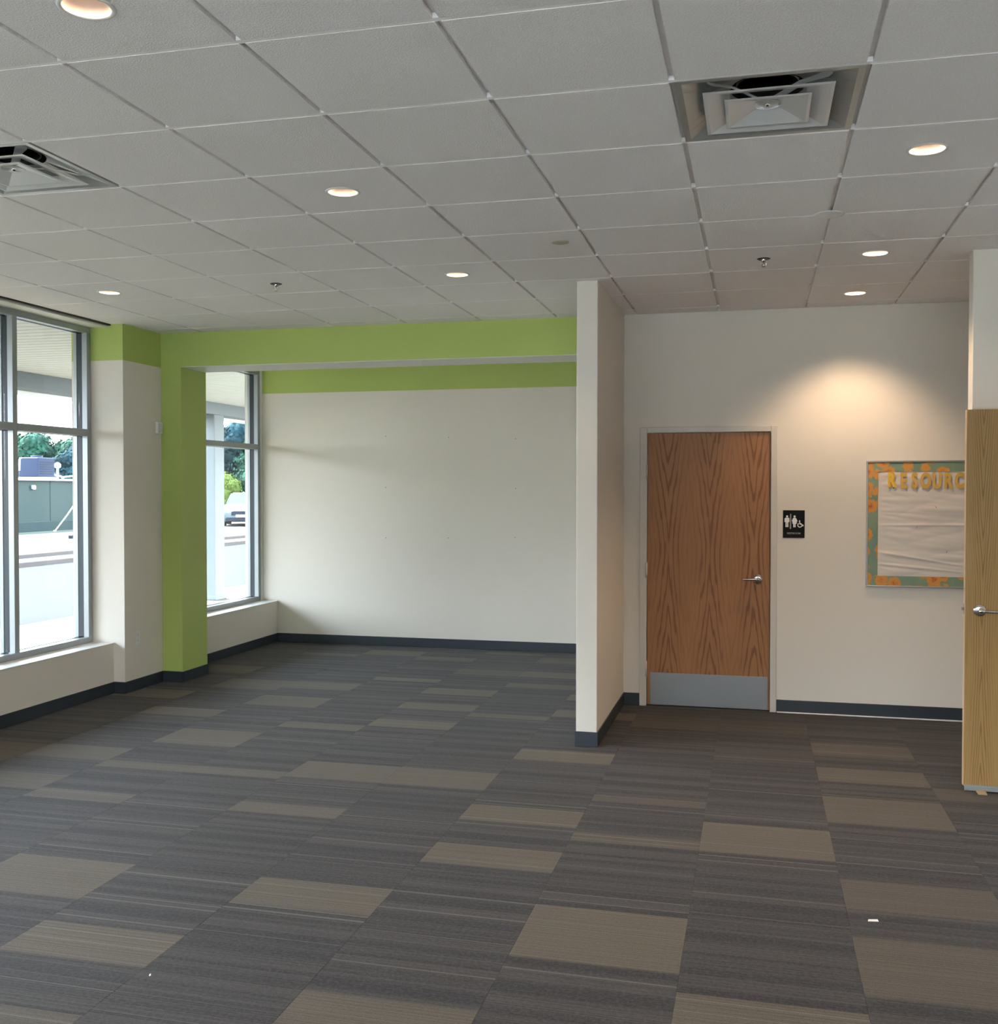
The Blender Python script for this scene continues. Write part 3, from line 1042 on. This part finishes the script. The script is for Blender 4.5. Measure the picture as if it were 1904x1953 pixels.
sprinkler('pendant fire sprinkler on the left half of the ceiling, above the wall column', (-0.912, 3.352, ZC))
sprinkler('pendant fire sprinkler on the right half, on the ceiling before the restroom door', (2.137, 3.352, ZC))
cp = MB().lathe([(0.0, -0.006), (0.040, -0.006), (0.046, -0.004), (0.048, 0.0)], (0, 0, 0), 'Z', 32)
tag(cp.build('ceiling_cover_plate', M['beige'], loc=(1.075, 2.675, ZC)), 'flat round beige cover plate on the ceiling above the partition', 'cover plate')
cp2 = MB().lathe([(0.0, -0.003), (0.060, -0.004), (0.072, -0.003), (0.074, 0.0)], (0, 0, 0), 'Z', 32)
tag(cp2.build('ceiling_clip_plate', M['tile'], loc=(2.436, 2.436, ZC)), 'thin pale round plate lying across the ceiling grid line on the right', 'cover plate')

# ------------------------------------------------------------------ restroom sign
sg = thing('restroom_sign', 'black restroom sign with white pictograms beside the oak door', 'sign', (2.372, YR, 1.294))
sgw, sgh = 0.154, 0.203
MB().bbox(-sgw / 2, sgw / 2, -0.004, 0.0, 0, sgh, 0.001).build('sign_plate', M['signblack'], sg)


def q(px, py):   # photo crop units of the sign to sign metres
    return ((px - 340) / 970 * sgw - sgw / 2, (1540 - py) / 1220 * sgh)


def disc(mb, c, r, y0=-0.0056, y1=-0.0038, n=20):
    mb.prism([(c[0] + r * math.cos(2 * PI * k / n), c[1] + r * math.sin(2 * PI * k / n)) for k in range(n)], y0, y1)


def pl(mb, pts):
    mb.prism([q(*p_) for p_ in pts], -0.0056, -0.0038)


man = MB()
disc(man, q(525, 592), 0.0078)
pl(man, [(455, 650), (595, 650), (625, 690), (628, 835), (580, 850), (580, 1065), (530, 1065), (530, 870), (510, 870), (510, 1065), (455, 1065), (455, 850), (408, 840), (410, 690)])
man.build('man_pictogram', M['signwhite'], sg)
wom = MB()
disc(wom, q(858, 592), 0.0078)
pl(wom, [(815, 650), (900, 650), (940, 690), (985, 800), (950, 830), (960, 900), (905, 930), (905, 1070), (865, 1070), (865, 930), (850, 930), (850, 1070), (800, 1070), (800, 930), (755, 900), (770, 830), (732, 800), (775, 690)])
wom.build('woman_pictogram', M['signwhite'], sg)
pl_ = MB()
pl_.prism([q(655, 480), q(710, 480), q(705, 1145), q(645, 1145)], -0.0050, -0.0038)
pl_.build('divider_bar', M['signgrey'], sg)
wh = MB()
cxx, czz = q(1095, 975)
ro, ri = 0.0175, 0.0118
vs, fs = [], []
nn = 28
for k in range(nn + 1):
    a = math.radians(125) + math.radians(265) * k / nn
    for r_ in (ri, ro):
        for y_ in (-0.0056, -0.0038):
            vs.append((cxx + r_ * math.cos(a), y_, czz + r_ * math.sin(a)))
for k in range(nn):
    b = k * 4
    fs += [(b, b + 2, b + 6, b + 4), (b + 1, b + 5, b + 7, b + 3), (b, b + 4, b + 5, b + 1), (b + 2, b + 3, b + 7, b + 6)]
wh.add(vs, fs)
disc(wh, q(1083, 790), 0.0045)
pl(wh, [(1062, 815), (1105, 815), (1110, 880), (1170, 905), (1215, 960), (1250, 950), (1262, 1010), (1225, 1035), (1180, 960), (1075, 945)])
wh.build('wheelchair_pictogram', M['signwhite'], sg)
tx = text_mb('RESTROOM', 0.0185, 0.0015, 0.0003, 1.0)
zt = q(825, 1345)
tx.v = [(x + zt[0], y - 0.0045, z + zt[1]) for x, y, z in tx.v]
tx.build('sign_lettering', M['signgrey'], sg)

# ------------------------------------------------------------------ notice board
bx0, bx1, bz0, bz1 = 2.875, 4.10, 0.947, 1.857
nb = thing('notice_board', 'framed notice board with orange floral border and yellow letters starting RESOURC', 'notice board', ((bx0 + bx1) / 2, YR, bz0))
LB = Vector(nb.location)
MB().box(bx0 + 0.005, bx1 - 0.005, YR - 0.010, YR - 0.001, bz0 + 0.005, bz1 - 0.005).build('backing_panel', M['beige'], nb, loc=-LB)
fb = MB()
w_ = 0.011
for (a, b, c, d) in ((bx0, bx1, bz1 - w_, bz1), (bx0, bx1, bz0, bz0 + w_), (bx0, bx0 + w_, bz0 + w_, bz1 - w_), (bx1 - w_, bx1, bz0 + w_, bz1 - w_)):
    fb.bbox(a, b, YR - 0.022, YR - 0.001, c, d, 0.002)
fb.build('aluminium_frame', M['alu'], nb, loc=-LB)
ix0, ix1, iz0, iz1 = 2.951, 4.024, 1.024, 1.782
e_ = 0.012
bd = MB()
bd.box(bx0 + e_, bx1 - e_, YR - 0.0155, YR - 0.0150, iz1 - 0.004, bz1 - e_)
bd.box(bx0 + e_, bx1 - e_, YR - 0.0155, YR - 0.0150, bz0 + e_, iz0 + 0.004)
bd.box(bx0 + e_, ix0 + 0.004, YR - 0.0160, YR - 0.0156, iz0 + 0.004, iz1 - 0.004)
bd.box(ix1 - 0.004, bx1 - e_, YR - 0.0160, YR - 0.0156, iz0 + 0.004, iz1 - 0.004)
bd.build('floral_border', M['floral'], nb, loc=-LB)
# wrinkled paper
pp = MB()
nx, nz = 90, 120
vs = []
for b in range(nz + 1):
    for a in range(nx + 1):
        x = ix0 - 0.01 + (ix1 - ix0 + 0.02) * a / nx
        z = iz0 - 0.01 + (iz1 - iz0 + 0.02) * b / nz
        n1 = noise.noise(Vector((x * 1.6, 3.1, z * 11.0 + 0.8 * math.sin(x * 3.1))))
        n2 = noise.noise(Vector((x * 3.0 + 9, 1.7, z * 26.0 + 2.5 * x)))
        fold = abs(n1) * 0.010 + abs(n2) * 0.0045
        for zz, amp, sl_ in ((1.392, 0.004, 0.01), (1.115, 0.004, -0.09), (1.20, 0.005, -0.16)):
            dz = z - (zz + sl_ * (x - ix0))
            fold += amp * math.exp(-(dz / 0.006) ** 2)
        edge = min(1.0, min(x - ix0 + 0.01, ix1 + 0.01 - x) * 12)
        edge *= min(1.0, min(z - iz0 + 0.01, iz1 + 0.01 - z) * 30)
        vs.append((x, YR - 0.0112 - fold * max(0.0, edge) * 1.0, z))
fs = [(b * (nx + 1) + a, b * (nx + 1) + a + 1, (b + 1) * (nx + 1) + a + 1, (b + 1) * (nx + 1) + a) for b in range(nz) for a in range(nx)]
pp.add(vs, fs, 0, True)
pp.build('backing_paper', M['paper'], nb, loc=-LB, fix=False)
word = 'RESOURCES'
for k, ch in enumerate(word):
    x = 3.050 + 0.0745 * k
    t_ = text_mb(ch, 0.146, 0.0015, 0.008, 0.60)
    t_.v = [(px + x, py + YR - 0.0215, pz + 1.708 + (0.006 if k == 0 else 0)) for px, py, pz in t_.v]
    lt_ = t_.build('paper_letter', M['yellow'], nb, loc=-LB)
t_ = text_mb('R', 0.135, 0.0015, 0.006, 0.60)
t_.v = [(px + 3.042, py + YR - 0.0235, pz + 1.712) for px, py, pz in t_.v]
lt_ = t_.build('paper_letter', M['yellow2'], nb, loc=-LB)
lt_['label'] = 'brighter yellow letter R stuck over the first letter'
for k, (x, z, dx, dz) in enumerate(((3.215, 1.375, 0.003, 0.014), (3.348, 1.52, -0.01, 0.012), (3.415, 1.20, 0.006, 0.016), (2.98 + 0.075, 1.655, 0.008, 0.012))):
    MB().tube([(x, YR - 0.028, z), (x + dx, YR - 0.029, z + dz)], 0.0016, 5).build('staple', M['dark'], nb, loc=-LB)

# ------------------------------------------------------------------ small wall fittings
se = thing('wall_sensor', 'small pale box sensor high on the wall column beside the green column', 'sensor', (XP, 5.035, 2.12))
MB().bbox(0.0, 0.026, -0.038, 0.038, 0.0, 0.10, 0.004).build('sensor_body', M['plastic_white'], se)
sv = MB()
for k in range(6):
    sv.box(0.0255, 0.0268, -0.030, 0.030, 0.018 + k * 0.012, 0.021 + k * 0.012)
sv.build('vent_slots', M['signgrey'], se)
ou = thing('wall_outlet', 'white duplex power outlet low on the wall column', 'outlet', (XP, 4.714, 0.375))
MB().bbox(0.0, 0.005, -0.036, 0.036, 0.0, 0.116, 0.0018).build('cover_plate', M['plastic_white'], ou)
for z in (0.034, 0.082):
    rc_ = MB().bbox(0.005, 0.0068, -0.017, 0.017, z - 0.014, z + 0.014, 0.0008).build('receptacle', M['plastic_white'], ou)
    sl2 = MB()
    sl2.box(0.0066, 0.0071, -0.008, -0.006, z - 0.004, z + 0.006)
    sl2.box(0.0066, 0.0071, 0.006, 0.008, z - 0.004, z + 0.006)
    sl2.box(0.0066, 0.0071, -0.002, 0.002, z - 0.010, z - 0.006)
    sl2.build('slots', M['dark'], rc_)

rows = {'top': [(733, 836), (858, 835), (988, 835)], 'middle': [(733, 930), None, (988, 930)], 'bottom': [(733, 1023), (857, 1025), (987, 1026)]}
ANCH = {('top', 0): (-1.684, 2.209), ('top', 1): (-0.994, 2.190), ('top', 2): (-0.282, 2.167), ('middle', 0): (-1.686, 1.672), ('middle', 2): (-0.283, 1.661),
        ('bottom', 0): (-1.686, 1.141), ('bottom', 1): (-1.000, 1.148), ('bottom', 2): (-0.288, 1.159)}
for (rw, k), (x, z) in ANCH.items():
    o = MB().lathe([(0.0, -0.004), (0.0045, -0.003), (0.006, 0.0)], (0, 0, 0), 'Y', 12).build('screw_anchor', M['signgrey'], loc=(x, YK, z))
    tag(o, 'tiny dark screw anchor on the white back wall, %s row, %s of the set' % (rw, ('left side', 'centre', 'right side')[k]), 'screw', 'screw anchors on the back wall')

def scrap(name, label, loc, w, h, rz, m):
    mb = MB()
    mb.add([(-w, -h, 0.0006), (w, -h * 0.7, 0.0012), (w * 0.9, h, 0.005), (-w * 0.8, h * 0.8, 0.003), (-w, -h, 0.0016), (w, -h * 0.7, 0.0022), (w * 0.9, h, 0.006), (-w * 0.8, h * 0.8, 0.004)],
           [(0, 3, 2, 1), (4, 5, 6, 7), (0, 1, 5, 4), (1, 2, 6, 5), (2, 3, 7, 6), (3, 0, 4, 7)])
    o = mb.build(name, m, loc=loc)
    o.rotation_euler = (0, 0, rz)
    tag(o, label, 'litter')


scrap('paper_scrap', 'small white scrap lying on the carpet at the lower right', (2.545, 1.325, 0.0), 0.020, 0.006, 0.1, M['signwhite'])
scrap('lint_speck', 'tiny white speck on the carpet at the lower left', (0.118, 0.262, 0.0), 0.003, 0.004, 0.5, M['signwhite'])

# ------------------------------------------------------------------ outdoors: ground
gr = MB()
gr.box(-14.8, -6.85, -60, 90, -0.6, -0.20)
gr.build('street', M['asphalt'], kind='structure')
MB().box(-6.85, -3.3, -60, 90, -0.6, -0.06).build('sidewalk', M['sidewalk'], kind='structure')
MB().bbox(-14.95, -14.8, -60, 90, -0.6, -0.075, 0.02).build('curb_near', M['curb'], kind='structure')
MB().box(-15.70, -14.95, -60, 90, -0.6, -0.080).build('median', M['lot'], kind='structure')
MB().bbox(-15.85, -15.70, -60, 90, -0.6, 0.03, 0.02).build('curb_far', M['curb'], kind='structure')
MB().box(-23.95, -15.85, -60, 90, -0.6, 0.02).build('parking_lot', M['lot'], kind='structure')
MB().box(-120, -23.95, -60, 140, -0.6, 0.03).build('grass_verge', M['grass'], kind='structure')
MB().box(-23.95, 60, 90, 140, -0.6, -0.02).build('far_ground', M['lot'], kind='structure')
MB().bbox(-3.3, 60, YK + 0.15, 90, -0.6, -0.062, 0.001).build('side_ground', M['lot'], kind='structure')

MB().box(-3.3, 60, -17.0, YS - 0.2, -0.6, -0.06).build('bounce_pavement', M['bounceconcrete'], kind='structure')  # unseen ground strip, made bright to bounce light up to the ceiling
MB().box(-3.3, 60, -60, -17.0, -0.6, -0.10).build('front_lot', M['asphalt'], kind='structure')
MB().box(-3.3, XE + 4, YS - 3.6, YS - 0.2, 2.985, 3.5).build('sky_block_canopy', M['soffit'], kind='structure')  # added out of view to hold sky light back from the front windows

ob_ = thing('sky_block_building', 'long dark brick building added behind the camera to block low sky light', 'building', (2.0, -40.0, -0.06))  # added out of view, cuts horizon light on the restroom wall
MB().box(-38, 38, -6, 0, 0, 5.6).build('wall', M['brickdark'], ob_)
MB().bbox(-38.2, 38.2, -6.2, 0.2, 5.6, 5.9, 0.03).build('parapet', M['fascia'], ob_)
for k in range(12):
    MB().bbox(-33 + k * 6.0, -30 + k * 6.0, -0.05, 0.03, 0.6, 2.8, 0.01).build('window', M['carglass'], ob_)

# canopy
cn = MB().box(-6.2, -3.3, YS - 4, 26, 3.06, 3.5).build('exterior_canopy', M['soffit'], kind='structure')
sb = MB()
y = YS - 4
while y < 26:
    sb.bbox(-5.98, -3.30, y + 0.010, y + 0.142, 2.985, 3.05, 0.010)
    y += 0.152
sb.box(-5.98, -3.3, YS - 4, 26, 3.03, 3.06)
sb.build('soffit_boards', M['soffit'], cn, kind='stuff')
fa = MB()
fa.box(-6.25, -5.98, YS - 4, 26, 2.805, 3.5)
fa.build('fascia_beam', M['fascia'], cn)
MB().box(-6.32, -6.25, YS - 4, 26, 2.76, 3.55).build('fascia_lip', M['sill'], cn)
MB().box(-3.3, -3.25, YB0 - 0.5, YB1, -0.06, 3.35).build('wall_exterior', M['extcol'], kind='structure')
for k, yy in enumerate((11.64, 3.2, -3.5, 19.0)):
    c = thing('canopy_column', ('square pale column under the canopy seen through the alcove window', 'canopy column outside the window wall, off to the left', 'canopy column outside, farther behind the camera', 'canopy column farthest along the sidewalk, behind the back wall')[k], 'column', (-6.14, yy + 0.15, -0.06), 0, 'columns carrying the canopy')
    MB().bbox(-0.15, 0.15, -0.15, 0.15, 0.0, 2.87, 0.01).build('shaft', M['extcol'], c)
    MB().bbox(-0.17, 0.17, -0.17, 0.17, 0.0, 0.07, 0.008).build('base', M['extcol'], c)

# far building
fbld = thing('service_building', 'long low grey green building across the street with rooftop equipment', 'building', (-24.8, 12, 0.02))
LF = Vector(fbld.location)
MB().box(-40, -24.80, -30, 41.0, 0.0, 1.99).build('wall', M['farwall'], fbld, loc=-LF)
MB().bbox(-40, -24.74, -30, 41.05, -0.02, 0.42, 0.02).build('plinth', M['farbase'], fbld, loc=-LF)
MB().bbox(-40, -24.70, -30, 41.1, 1.99, 2.07, 0.01).build('roof_edge', M['roofwhite'], fbld, loc=-LF)
for k in range(36):
    yy = -29.5 + k * 2.0
    MB().box(-24.80, -24.785, yy, yy + 0.03, 0.42, 1.99).build('panel_seam', M['farbase'], fbld, loc=-LF)
wpk = thing('wall_lamp', 'lit wall lamp on the grey green building across the street', 'lamp', (-24.785, 31.45, 1.66))
MB().bbox(0.0, 0.10, -0.09, 0.09, 0.0, 0.16, 0.02).build('lamp_housing', M['roofwhite'], wpk)
MB().bbox(0.10, 0.115, -0.07, 0.07, 0.01, 0.13, 0.01).build('lamp_lens', M['walllamp'], wpk)
ru = thing('rooftop_unit', 'dark navy rooftop unit standing on the low building roof', 'rooftop unit', (-25.7, 32.9, 2.07))
MB().bbox(-0.45, 0.45, -0.50, 0.50, 0.08, 0.85, 0.03).build('cabinet', M['hvac'], ru)
MB().bbox(-0.48, 0.48, -0.54, 0.54, 0.0, 0.08, 0.01).build('curb_frame', M['roofwhite'], ru)
MB().lathe([(0.22, 0.85), (0.22, 0.93), (0.0, 0.94)], (0, 0, 0), 'Z', 20).build('fan_guard', M['hvac'], ru)
gr_ = MB()
for k in range(6):
    gr_.box(0.45, 0.46, -0.4, 0.4, 0.20 + k * 0.09, 0.23 + k * 0.09)
gr_.build('louvres', M['cardark'], ru)
ru2 = thing('rooftop_tank', 'small dark box unit with pale pipes left of the navy rooftop unit', 'rooftop unit', (-25.6, 31.3, 2.07))
MB().bbox(-0.2, 0.2, -0.2, 0.2, 0.04, 0.52, 0.02).build('cabinet', M['hvac'], ru2)
MB().tube([(0.1, 0.24, 0.0), (0.1, 0.24, 0.3), (0.1, 0.34, 0.32), (0.1, 0.36, 0.75), (0.1, 0.46, 0.80)], 0.035, 8).build('pipe', M['roofwhite'], ru2)
ru3 = thing('roof_pipes', 'pale bent pipes and round vent right of the navy rooftop unit', 'pipes', (-25.5, 33.9, 2.07))
MB().tube([(0, -0.35, 0.25), (0, -0.1, 0.15), (0, 0.2, 0.12), (0, 0.35, 0.02)], 0.04, 8).build('bent_pipe', M['roofwhite'], ru3)
MB().lathe([(0.05, 0.0), (0.05, 0.45), (0.13, 0.48), (0.14, 0.6), (0.05, 0.68), (0, 0.69)], (0, 0, 0), 'Z', 14).build('round_vent', M['roofwhite'], ru3)
MB().tube([(0, 0.3, 0.08), (0, 0.9, 0.14), (0, 1.5, 0.08), (0, 1.9, 0.12)], 0.035, 8).build('conduit', M['roofwhite'], ru3)
gb = thing('green_rooftop_box', 'bright green box on the roof edge at the far left window pane', 'box', (-25.5, 30.55, 2.07))
MB().bbox(-0.2, 0.2, -0.45, 0.18, 0.02, 0.34, 0.02).build('body', M['greenbox'], gb)
MB().bbox(-0.22, 0.22, -0.47, 0.20, 0.0, 0.05, 0.01).build('base', M['roofwhite'], gb)
lpz = thing('leaning_pole', 'thin white pole leaning in front of the grey green building', 'pole', (-24.3, 32.1, 0.03))
MB().tube([(0, 0, 0), (0.15, 0.55, 0.62), (0.25, 1.0, 1.15)], 0.028, 8).build('shaft', M['polewhite'], lpz)
MB().lathe([(0.06, 0.0), (0.05, 0.05), (0.0, 0.05)], (0, 0, 0), 'Z', 10).build('foot', M['polewhite'], lpz)
for k, yy in enumerate((27.2, 30.2)):
    ws_ = MB().bbox(-0.09, 0.09, 0, 1.8, 0, 0.12, 0.02).build('wheel_stop', M['cardark'], loc=(-20.0, yy, 0.02))
    tag(ws_, ('dark wheel stop on the pale lot seen through the left window', 'dark wheel stop on the lot, the farther one hidden by the window jamb')[k], 'wheel stop', 'wheel stops on the lot')


# ------------------------------------------------------------------ car
def make_car(label, loc, rz):
    c = thing('parked_car', label, 'car', loc, rz)
    # sections along x (front = -x): (x, zbottom, half width bottom, z belt, half width belt)
    S = [(-2.30, 0.34, 0.62, 0.62, 0.60), (-2.22, 0.24, 0.80, 0.76, 0.74), (-1.90, 0.20, 0.88, 0.86, 0.82), (-1.20, 0.20, 0.90, 0.97, 0.84),
         (-0.95, 0.20, 0.90, 1.00, 0.84), (0.0, 0.20, 0.91, 1.00, 0.86), (1.1, 0.20, 0.91, 1.02, 0.86), (1.75, 0.22, 0.90, 1.04, 0.82), (2.15, 0.28, 0.84, 0.98, 0.76), (2.25, 0.40, 0.72, 0.88, 0.68)]
    b = MB()
    vs, n = [], 10
    for x, zb, wb_, zt_, wt in S:
        zm = (zb + zt_) / 2
        vs += [(x, -wb_ * 0.92, zb), (x, -wb_, zb + 0.10), (x, -wb_ * 1.01, zm), (x, -wt, zt_ - 0.05), (x, -wt * 0.90, zt_),
               (x, wt * 0.90, zt_), (x, wt, zt_ - 0.05), (x, wb_ * 1.01, zm), (x, wb_, zb + 0.10), (x, wb_ * 0.92, zb)]
    fs = []
    for j in range(len(S) - 1):
        for k in range(n):
            k2 = (k + 1) % n
            fs.append((j * n + k, j * n + k2, (j + 1) * n + k2, (j + 1) * n + k))
    fs += [tuple(range(n)), tuple((len(S) - 1) * n + k for k in range(n))]
    b.add(vs, fs, 0, True)
    # roof shell
    b.add([(-0.25, -0.60, 1.42), (-0.25, 0.60, 1.42), (0.95, -0.60, 1.44), (0.95, 0.60, 1.44), (-0.22, -0.55, 1.47), (-0.22, 0.55, 1.47), (0.92, -0.55, 1.49), (0.92, 0.55, 1.49)],
          [(0, 1, 3, 2), (4, 6, 7, 5), (0, 4, 5, 1), (2, 3, 7, 6), (0, 2, 6, 4), (1, 5, 7, 3)], 0)
    for sy in (-1, 1):   # pillars
        b.tube([(-1.02, 0.76 * sy, 0.99), (-0.25, 0.60 * sy, 1.43)], 0.035, 6)
        b.tube([(0.30, 0.80 * sy, 0.99), (0.32, 0.60 * sy, 1.44)], 0.035, 6)
        b.tube([(0.95, 0.60 * sy, 1.45), (1.65, 0.74 * sy, 1.03)], 0.045, 6)
    body = b.build('body', M['carpaint'], c)
    g = MB()
    g.add([(-1.03, -0.74, 0.995), (-1.03, 0.74, 0.995), (-0.26, 0.58, 1.43), (-0.26, -0.58, 1.43), (-1.01, -0.74, 0.98), (-1.01, 0.74, 0.98), (-0.24, 0.58, 1.41), (-0.24, -0.58, 1.41)],
          [(0, 1, 2, 3), (4, 7, 6, 5), (0, 4, 5, 1), (2, 6, 7, 3), (0, 3, 7, 4), (1, 5, 6, 2)])
    g.build('windshield', M['carglass'], c)
    g = MB()
    for sy in (-1, 1):
        g.add([(-0.98, 0.77 * sy, 1.0), (1.62, 0.75 * sy, 1.02), (0.93, 0.60 * sy, 1.43), (-0.24, 0.60 * sy, 1.42), (-0.98, 0.74 * sy, 1.0), (1.62, 0.72 * sy, 1.02), (0.93, 0.57 * sy, 1.43), (-0.24, 0.57 * sy, 1.42)],
              [(0, 1, 2, 3), (4, 7, 6, 5), (0, 4, 5, 1), (2, 6, 7, 3), (0, 3, 7, 4), (1, 5, 6, 2)])
    g.build('side_windows', M['carglass'], c)
    MB().add([(0.95, -0.57, 1.43), (0.95, 0.57, 1.43), (1.66, 0.70, 1.03), (1.66, -0.70, 1.03), (0.93, -0.57, 1.41), (0.93, 0.57, 1.41), (1.64, 0.70, 1.01), (1.64, -0.70, 1.01)],
             [(0, 1, 2, 3), (4, 7, 6, 5), (0, 4, 5, 1), (2, 6, 7, 3), (0, 3, 7, 4), (1, 5, 6, 2)]).build('rear_window', M['carglass'], c)
    gl_ = MB().bbox(-2.335, -2.22, -0.46, 0.46, 0.50, 0.68, 0.01)
    gl_.build('grille', M['cardark'], c)
    MB().bbox(-2.33, -2.20, -0.70, 0.70, 0.22, 0.40, 0.03).build('lower_bumper', M['cardark'], c)
    MB().bbox(-2.350, -2.335, -0.26, 0.26, 0.41, 0.52, 0.004).build('number_plate', M['signwhite'], c)
    for sy in (-1, 1):
        MB().bbox(-2.30, -2.10, 0.52 * sy - 0.14, 0.52 * sy + 0.14, 0.60, 0.72, 0.02).build('headlight', M['carlamp'], c)
        MB().bbox(-0.92, -0.80, 0.98 * sy - 0.10, 0.98 * sy + 0.10, 0.98, 1.10, 0.03).build('wing_mirror', M['carpaint'], c)
        for x in (-1.42, 1.38):
            w = MB().lathe([(0.0, -0.10), (0.20, -0.11), (0.31, -0.10), (0.33, -0.06), (0.33, 0.06), (0.31, 0.10), (0.20, 0.11), (0.0, 0.10)], (x, 0.84 * sy, 0.33), 'Y', 24)
            w = w.build('wheel', M['tyre'], c)
            MB().lathe([(0.0, 0.115 * sy), (0.19, 0.112 * sy), (0.21, 0.10 * sy)], (x, 0.84 * sy, 0.33), 'Y', 20).build('hub_cap', M['roofwhite'], w)
    return c


make_car('pale silver car facing the camera across the lot, seen through the alcove window', (-20.9, 41.1, 0.02), math.radians(114))


# ------------------------------------------------------------------ trees
def tree_meshes(seed, leafm, blobs, nleaf, size):
    rnd_ = random.Random(seed)
    lf = MB()
    for k in range(nleaf):
        c, r = rnd_.choice(blobs)
        d = Vector((rnd_.gauss(0, 1), rnd_.gauss(0, 1), rnd_.gauss(0, 1))).normalized()
        p_ = Vector(c) + Vector((d.x * r[0], d.y * r[1], d.z * r[2])) * (0.80 + 0.26 * rnd_.random())
        a = Vector((rnd_.gauss(0, 1), rnd_.gauss(0, 1), rnd_.gauss(0, 1))).normalized()
        b = a.cross(d).normalized()
        a = (a - d * a.dot(d) * 0.5)
        s_ = size * (0.6 + 0.8 * rnd_.random())
        lf.add([p_ - a * s_, p_ + b * s_ * 0.7, p_ + a * s_, p_ - b * s_ * 0.7], [(0, 1, 2, 3)])
    core = MB()
    for c, r in blobs:
        prof = [(math.sin(PI * k / 6) * 0.84, -math.cos(PI * k / 6) * 0.84) for k in range(7)]
        vs = []
        for pr, h in prof:
            for m_ in range(9):
                a = 2 * PI * m_ / 9
                vs.append((c[0] + pr * r[0] * math.cos(a), c[1] + pr * r[1] * math.sin(a), c[2] + h * r[2]))
        fs = [(j * 9 + m_, j * 9 + (m_ + 1) % 9, (j + 1) * 9 + (m_ + 1) % 9, (j + 1) * 9 + m_) for j in range(6) for m_ in range(9)]
        core.add(vs, fs, 0, True)
    return lf, core


def make_tree(seed, leafm, label, loc, h, wdt, group='trees beyond the street'):
    rnd_ = random.Random(seed)
    blobs = []
    for k in range(13):
        a = rnd_.random() * 2 * PI
        q_ = rnd_.random() ** 0.5
        z = h * (0.38 + 0.50 * rnd_.random())
        wz = wdt * (1.0 - abs(z / h - 0.5) * 0.9)
        r = h * (0.13 + 0.08 * rnd_.random())
        blobs.append(((math.cos(a) * q_ * wz * 0.6, math.sin(a) * q_ * wz * 0.6, z), (r * 1.15, r * 1.15, r)))
    blobs.append(((0, 0, h * 0.55), (wdt * 0.55, wdt * 0.55, h * 0.32)))
    lf, core = tree_meshes(seed, leafm, blobs, 3600, h * 0.028)
    t_ = thing('tree', label, 'tree', loc, rnd_.random() * 6, group)
    cr = lf.build('foliage', leafm, t_, fix=False)
    core.build('inner_foliage', leafm, cr, fix=False)
    tk = MB().tube([(0, 0, -0.1), (0.05, 0, h * 0.2), (0.0, 0.08, h * 0.45), (0.1, 0.0, h * 0.7)], [h * 0.03, h * 0.024, h * 0.018, h * 0.008], 8)
    for k in range(5):
        a = k * 1.3
        tk.tube([(0.02, 0.03, h * (0.25 + 0.06 * k)), (math.cos(a) * wdt * 0.3, math.sin(a) * wdt * 0.3, h * (0.42 + 0.07 * k))], [h * 0.012, h * 0.005], 6)
    tk.build('trunk', M['bark'], t_)
    return t_


protos = [make_tree(11, M['leafmid'], 'leafy mid green tree right behind the navy rooftop unit', (-46.3, 59.0, 0.0), 5.7, 2.6),
          make_tree(12, M['leafdark'], 'dark bluish tree at the right edge of the left window view', (-42.3, 58.5, 0.0), 5.3, 2.6),
          make_tree(13, M['leafdark'], 'dark bluish tree behind the car, left part of the alcove window', (-28.0, 53.0, 0.0), 5.6, 2.4)]
TREES = [(0, -49.2, 60.5, 1.0, 'mid green tree behind the small box unit, left in the window view'),
         (1, -52.5, 60.0, 0.98, 'dark tree at the far left pane beside the mullion'),
         (0, -55.5, 61.0, 1.02, 'mid green tree left of the mullion, mostly out of view'),
         (1, -58.5, 60.5, 1.0, 'dark tree far out on the left side of the tree line'),
         (0, -44.0, 60.2, 0.93, 'leafy mid green tree over the pale roof pipes'),
         (1, -39.4, 59.5, 1.05, 'dark tree hidden behind the left window jamb'),
         (0, -36.4, 59.0, 1.0, 'mid green tree hidden behind the wall column'),
         (1, -33.5, 58.5, 1.0, 'dark tree hidden behind the green column'),
         (0, -30.6, 57.6, 1.0, 'mid green tree left of the exterior column'),
         (0, -25.4, 52.5, 0.86, 'lighter green tree at the right edge of the alcove window'),
         (1, -22.4, 53.0, 1.0, 'dark tree beyond the back wall, nearest the alcove window'),
         (0, -19.4, 53.6, 1.0, 'mid green tree beyond the back wall, right end of the tree line')]
for (k, x, y, s_, lab) in TREES:
    c = copy_tree(protos[k])
    c.location = (x, y, 0.0)
    c.scale = (s_, s_, s_)
    c.rotation_euler = (0, 0, random.random() * 6)
    c['label'] = lab
make_tree(21, M['leafbright'], 'bright yellow green bush left of the parked car', (-24.9, 46.4, 0.0), 2.4, 1.2, 'bushes by the lot')
make_tree(22, M['leafmid'], 'low green bush behind the car bonnet', (-22.6, 47.6, 0.0), 2.0, 1.4, 'bushes by the lot')
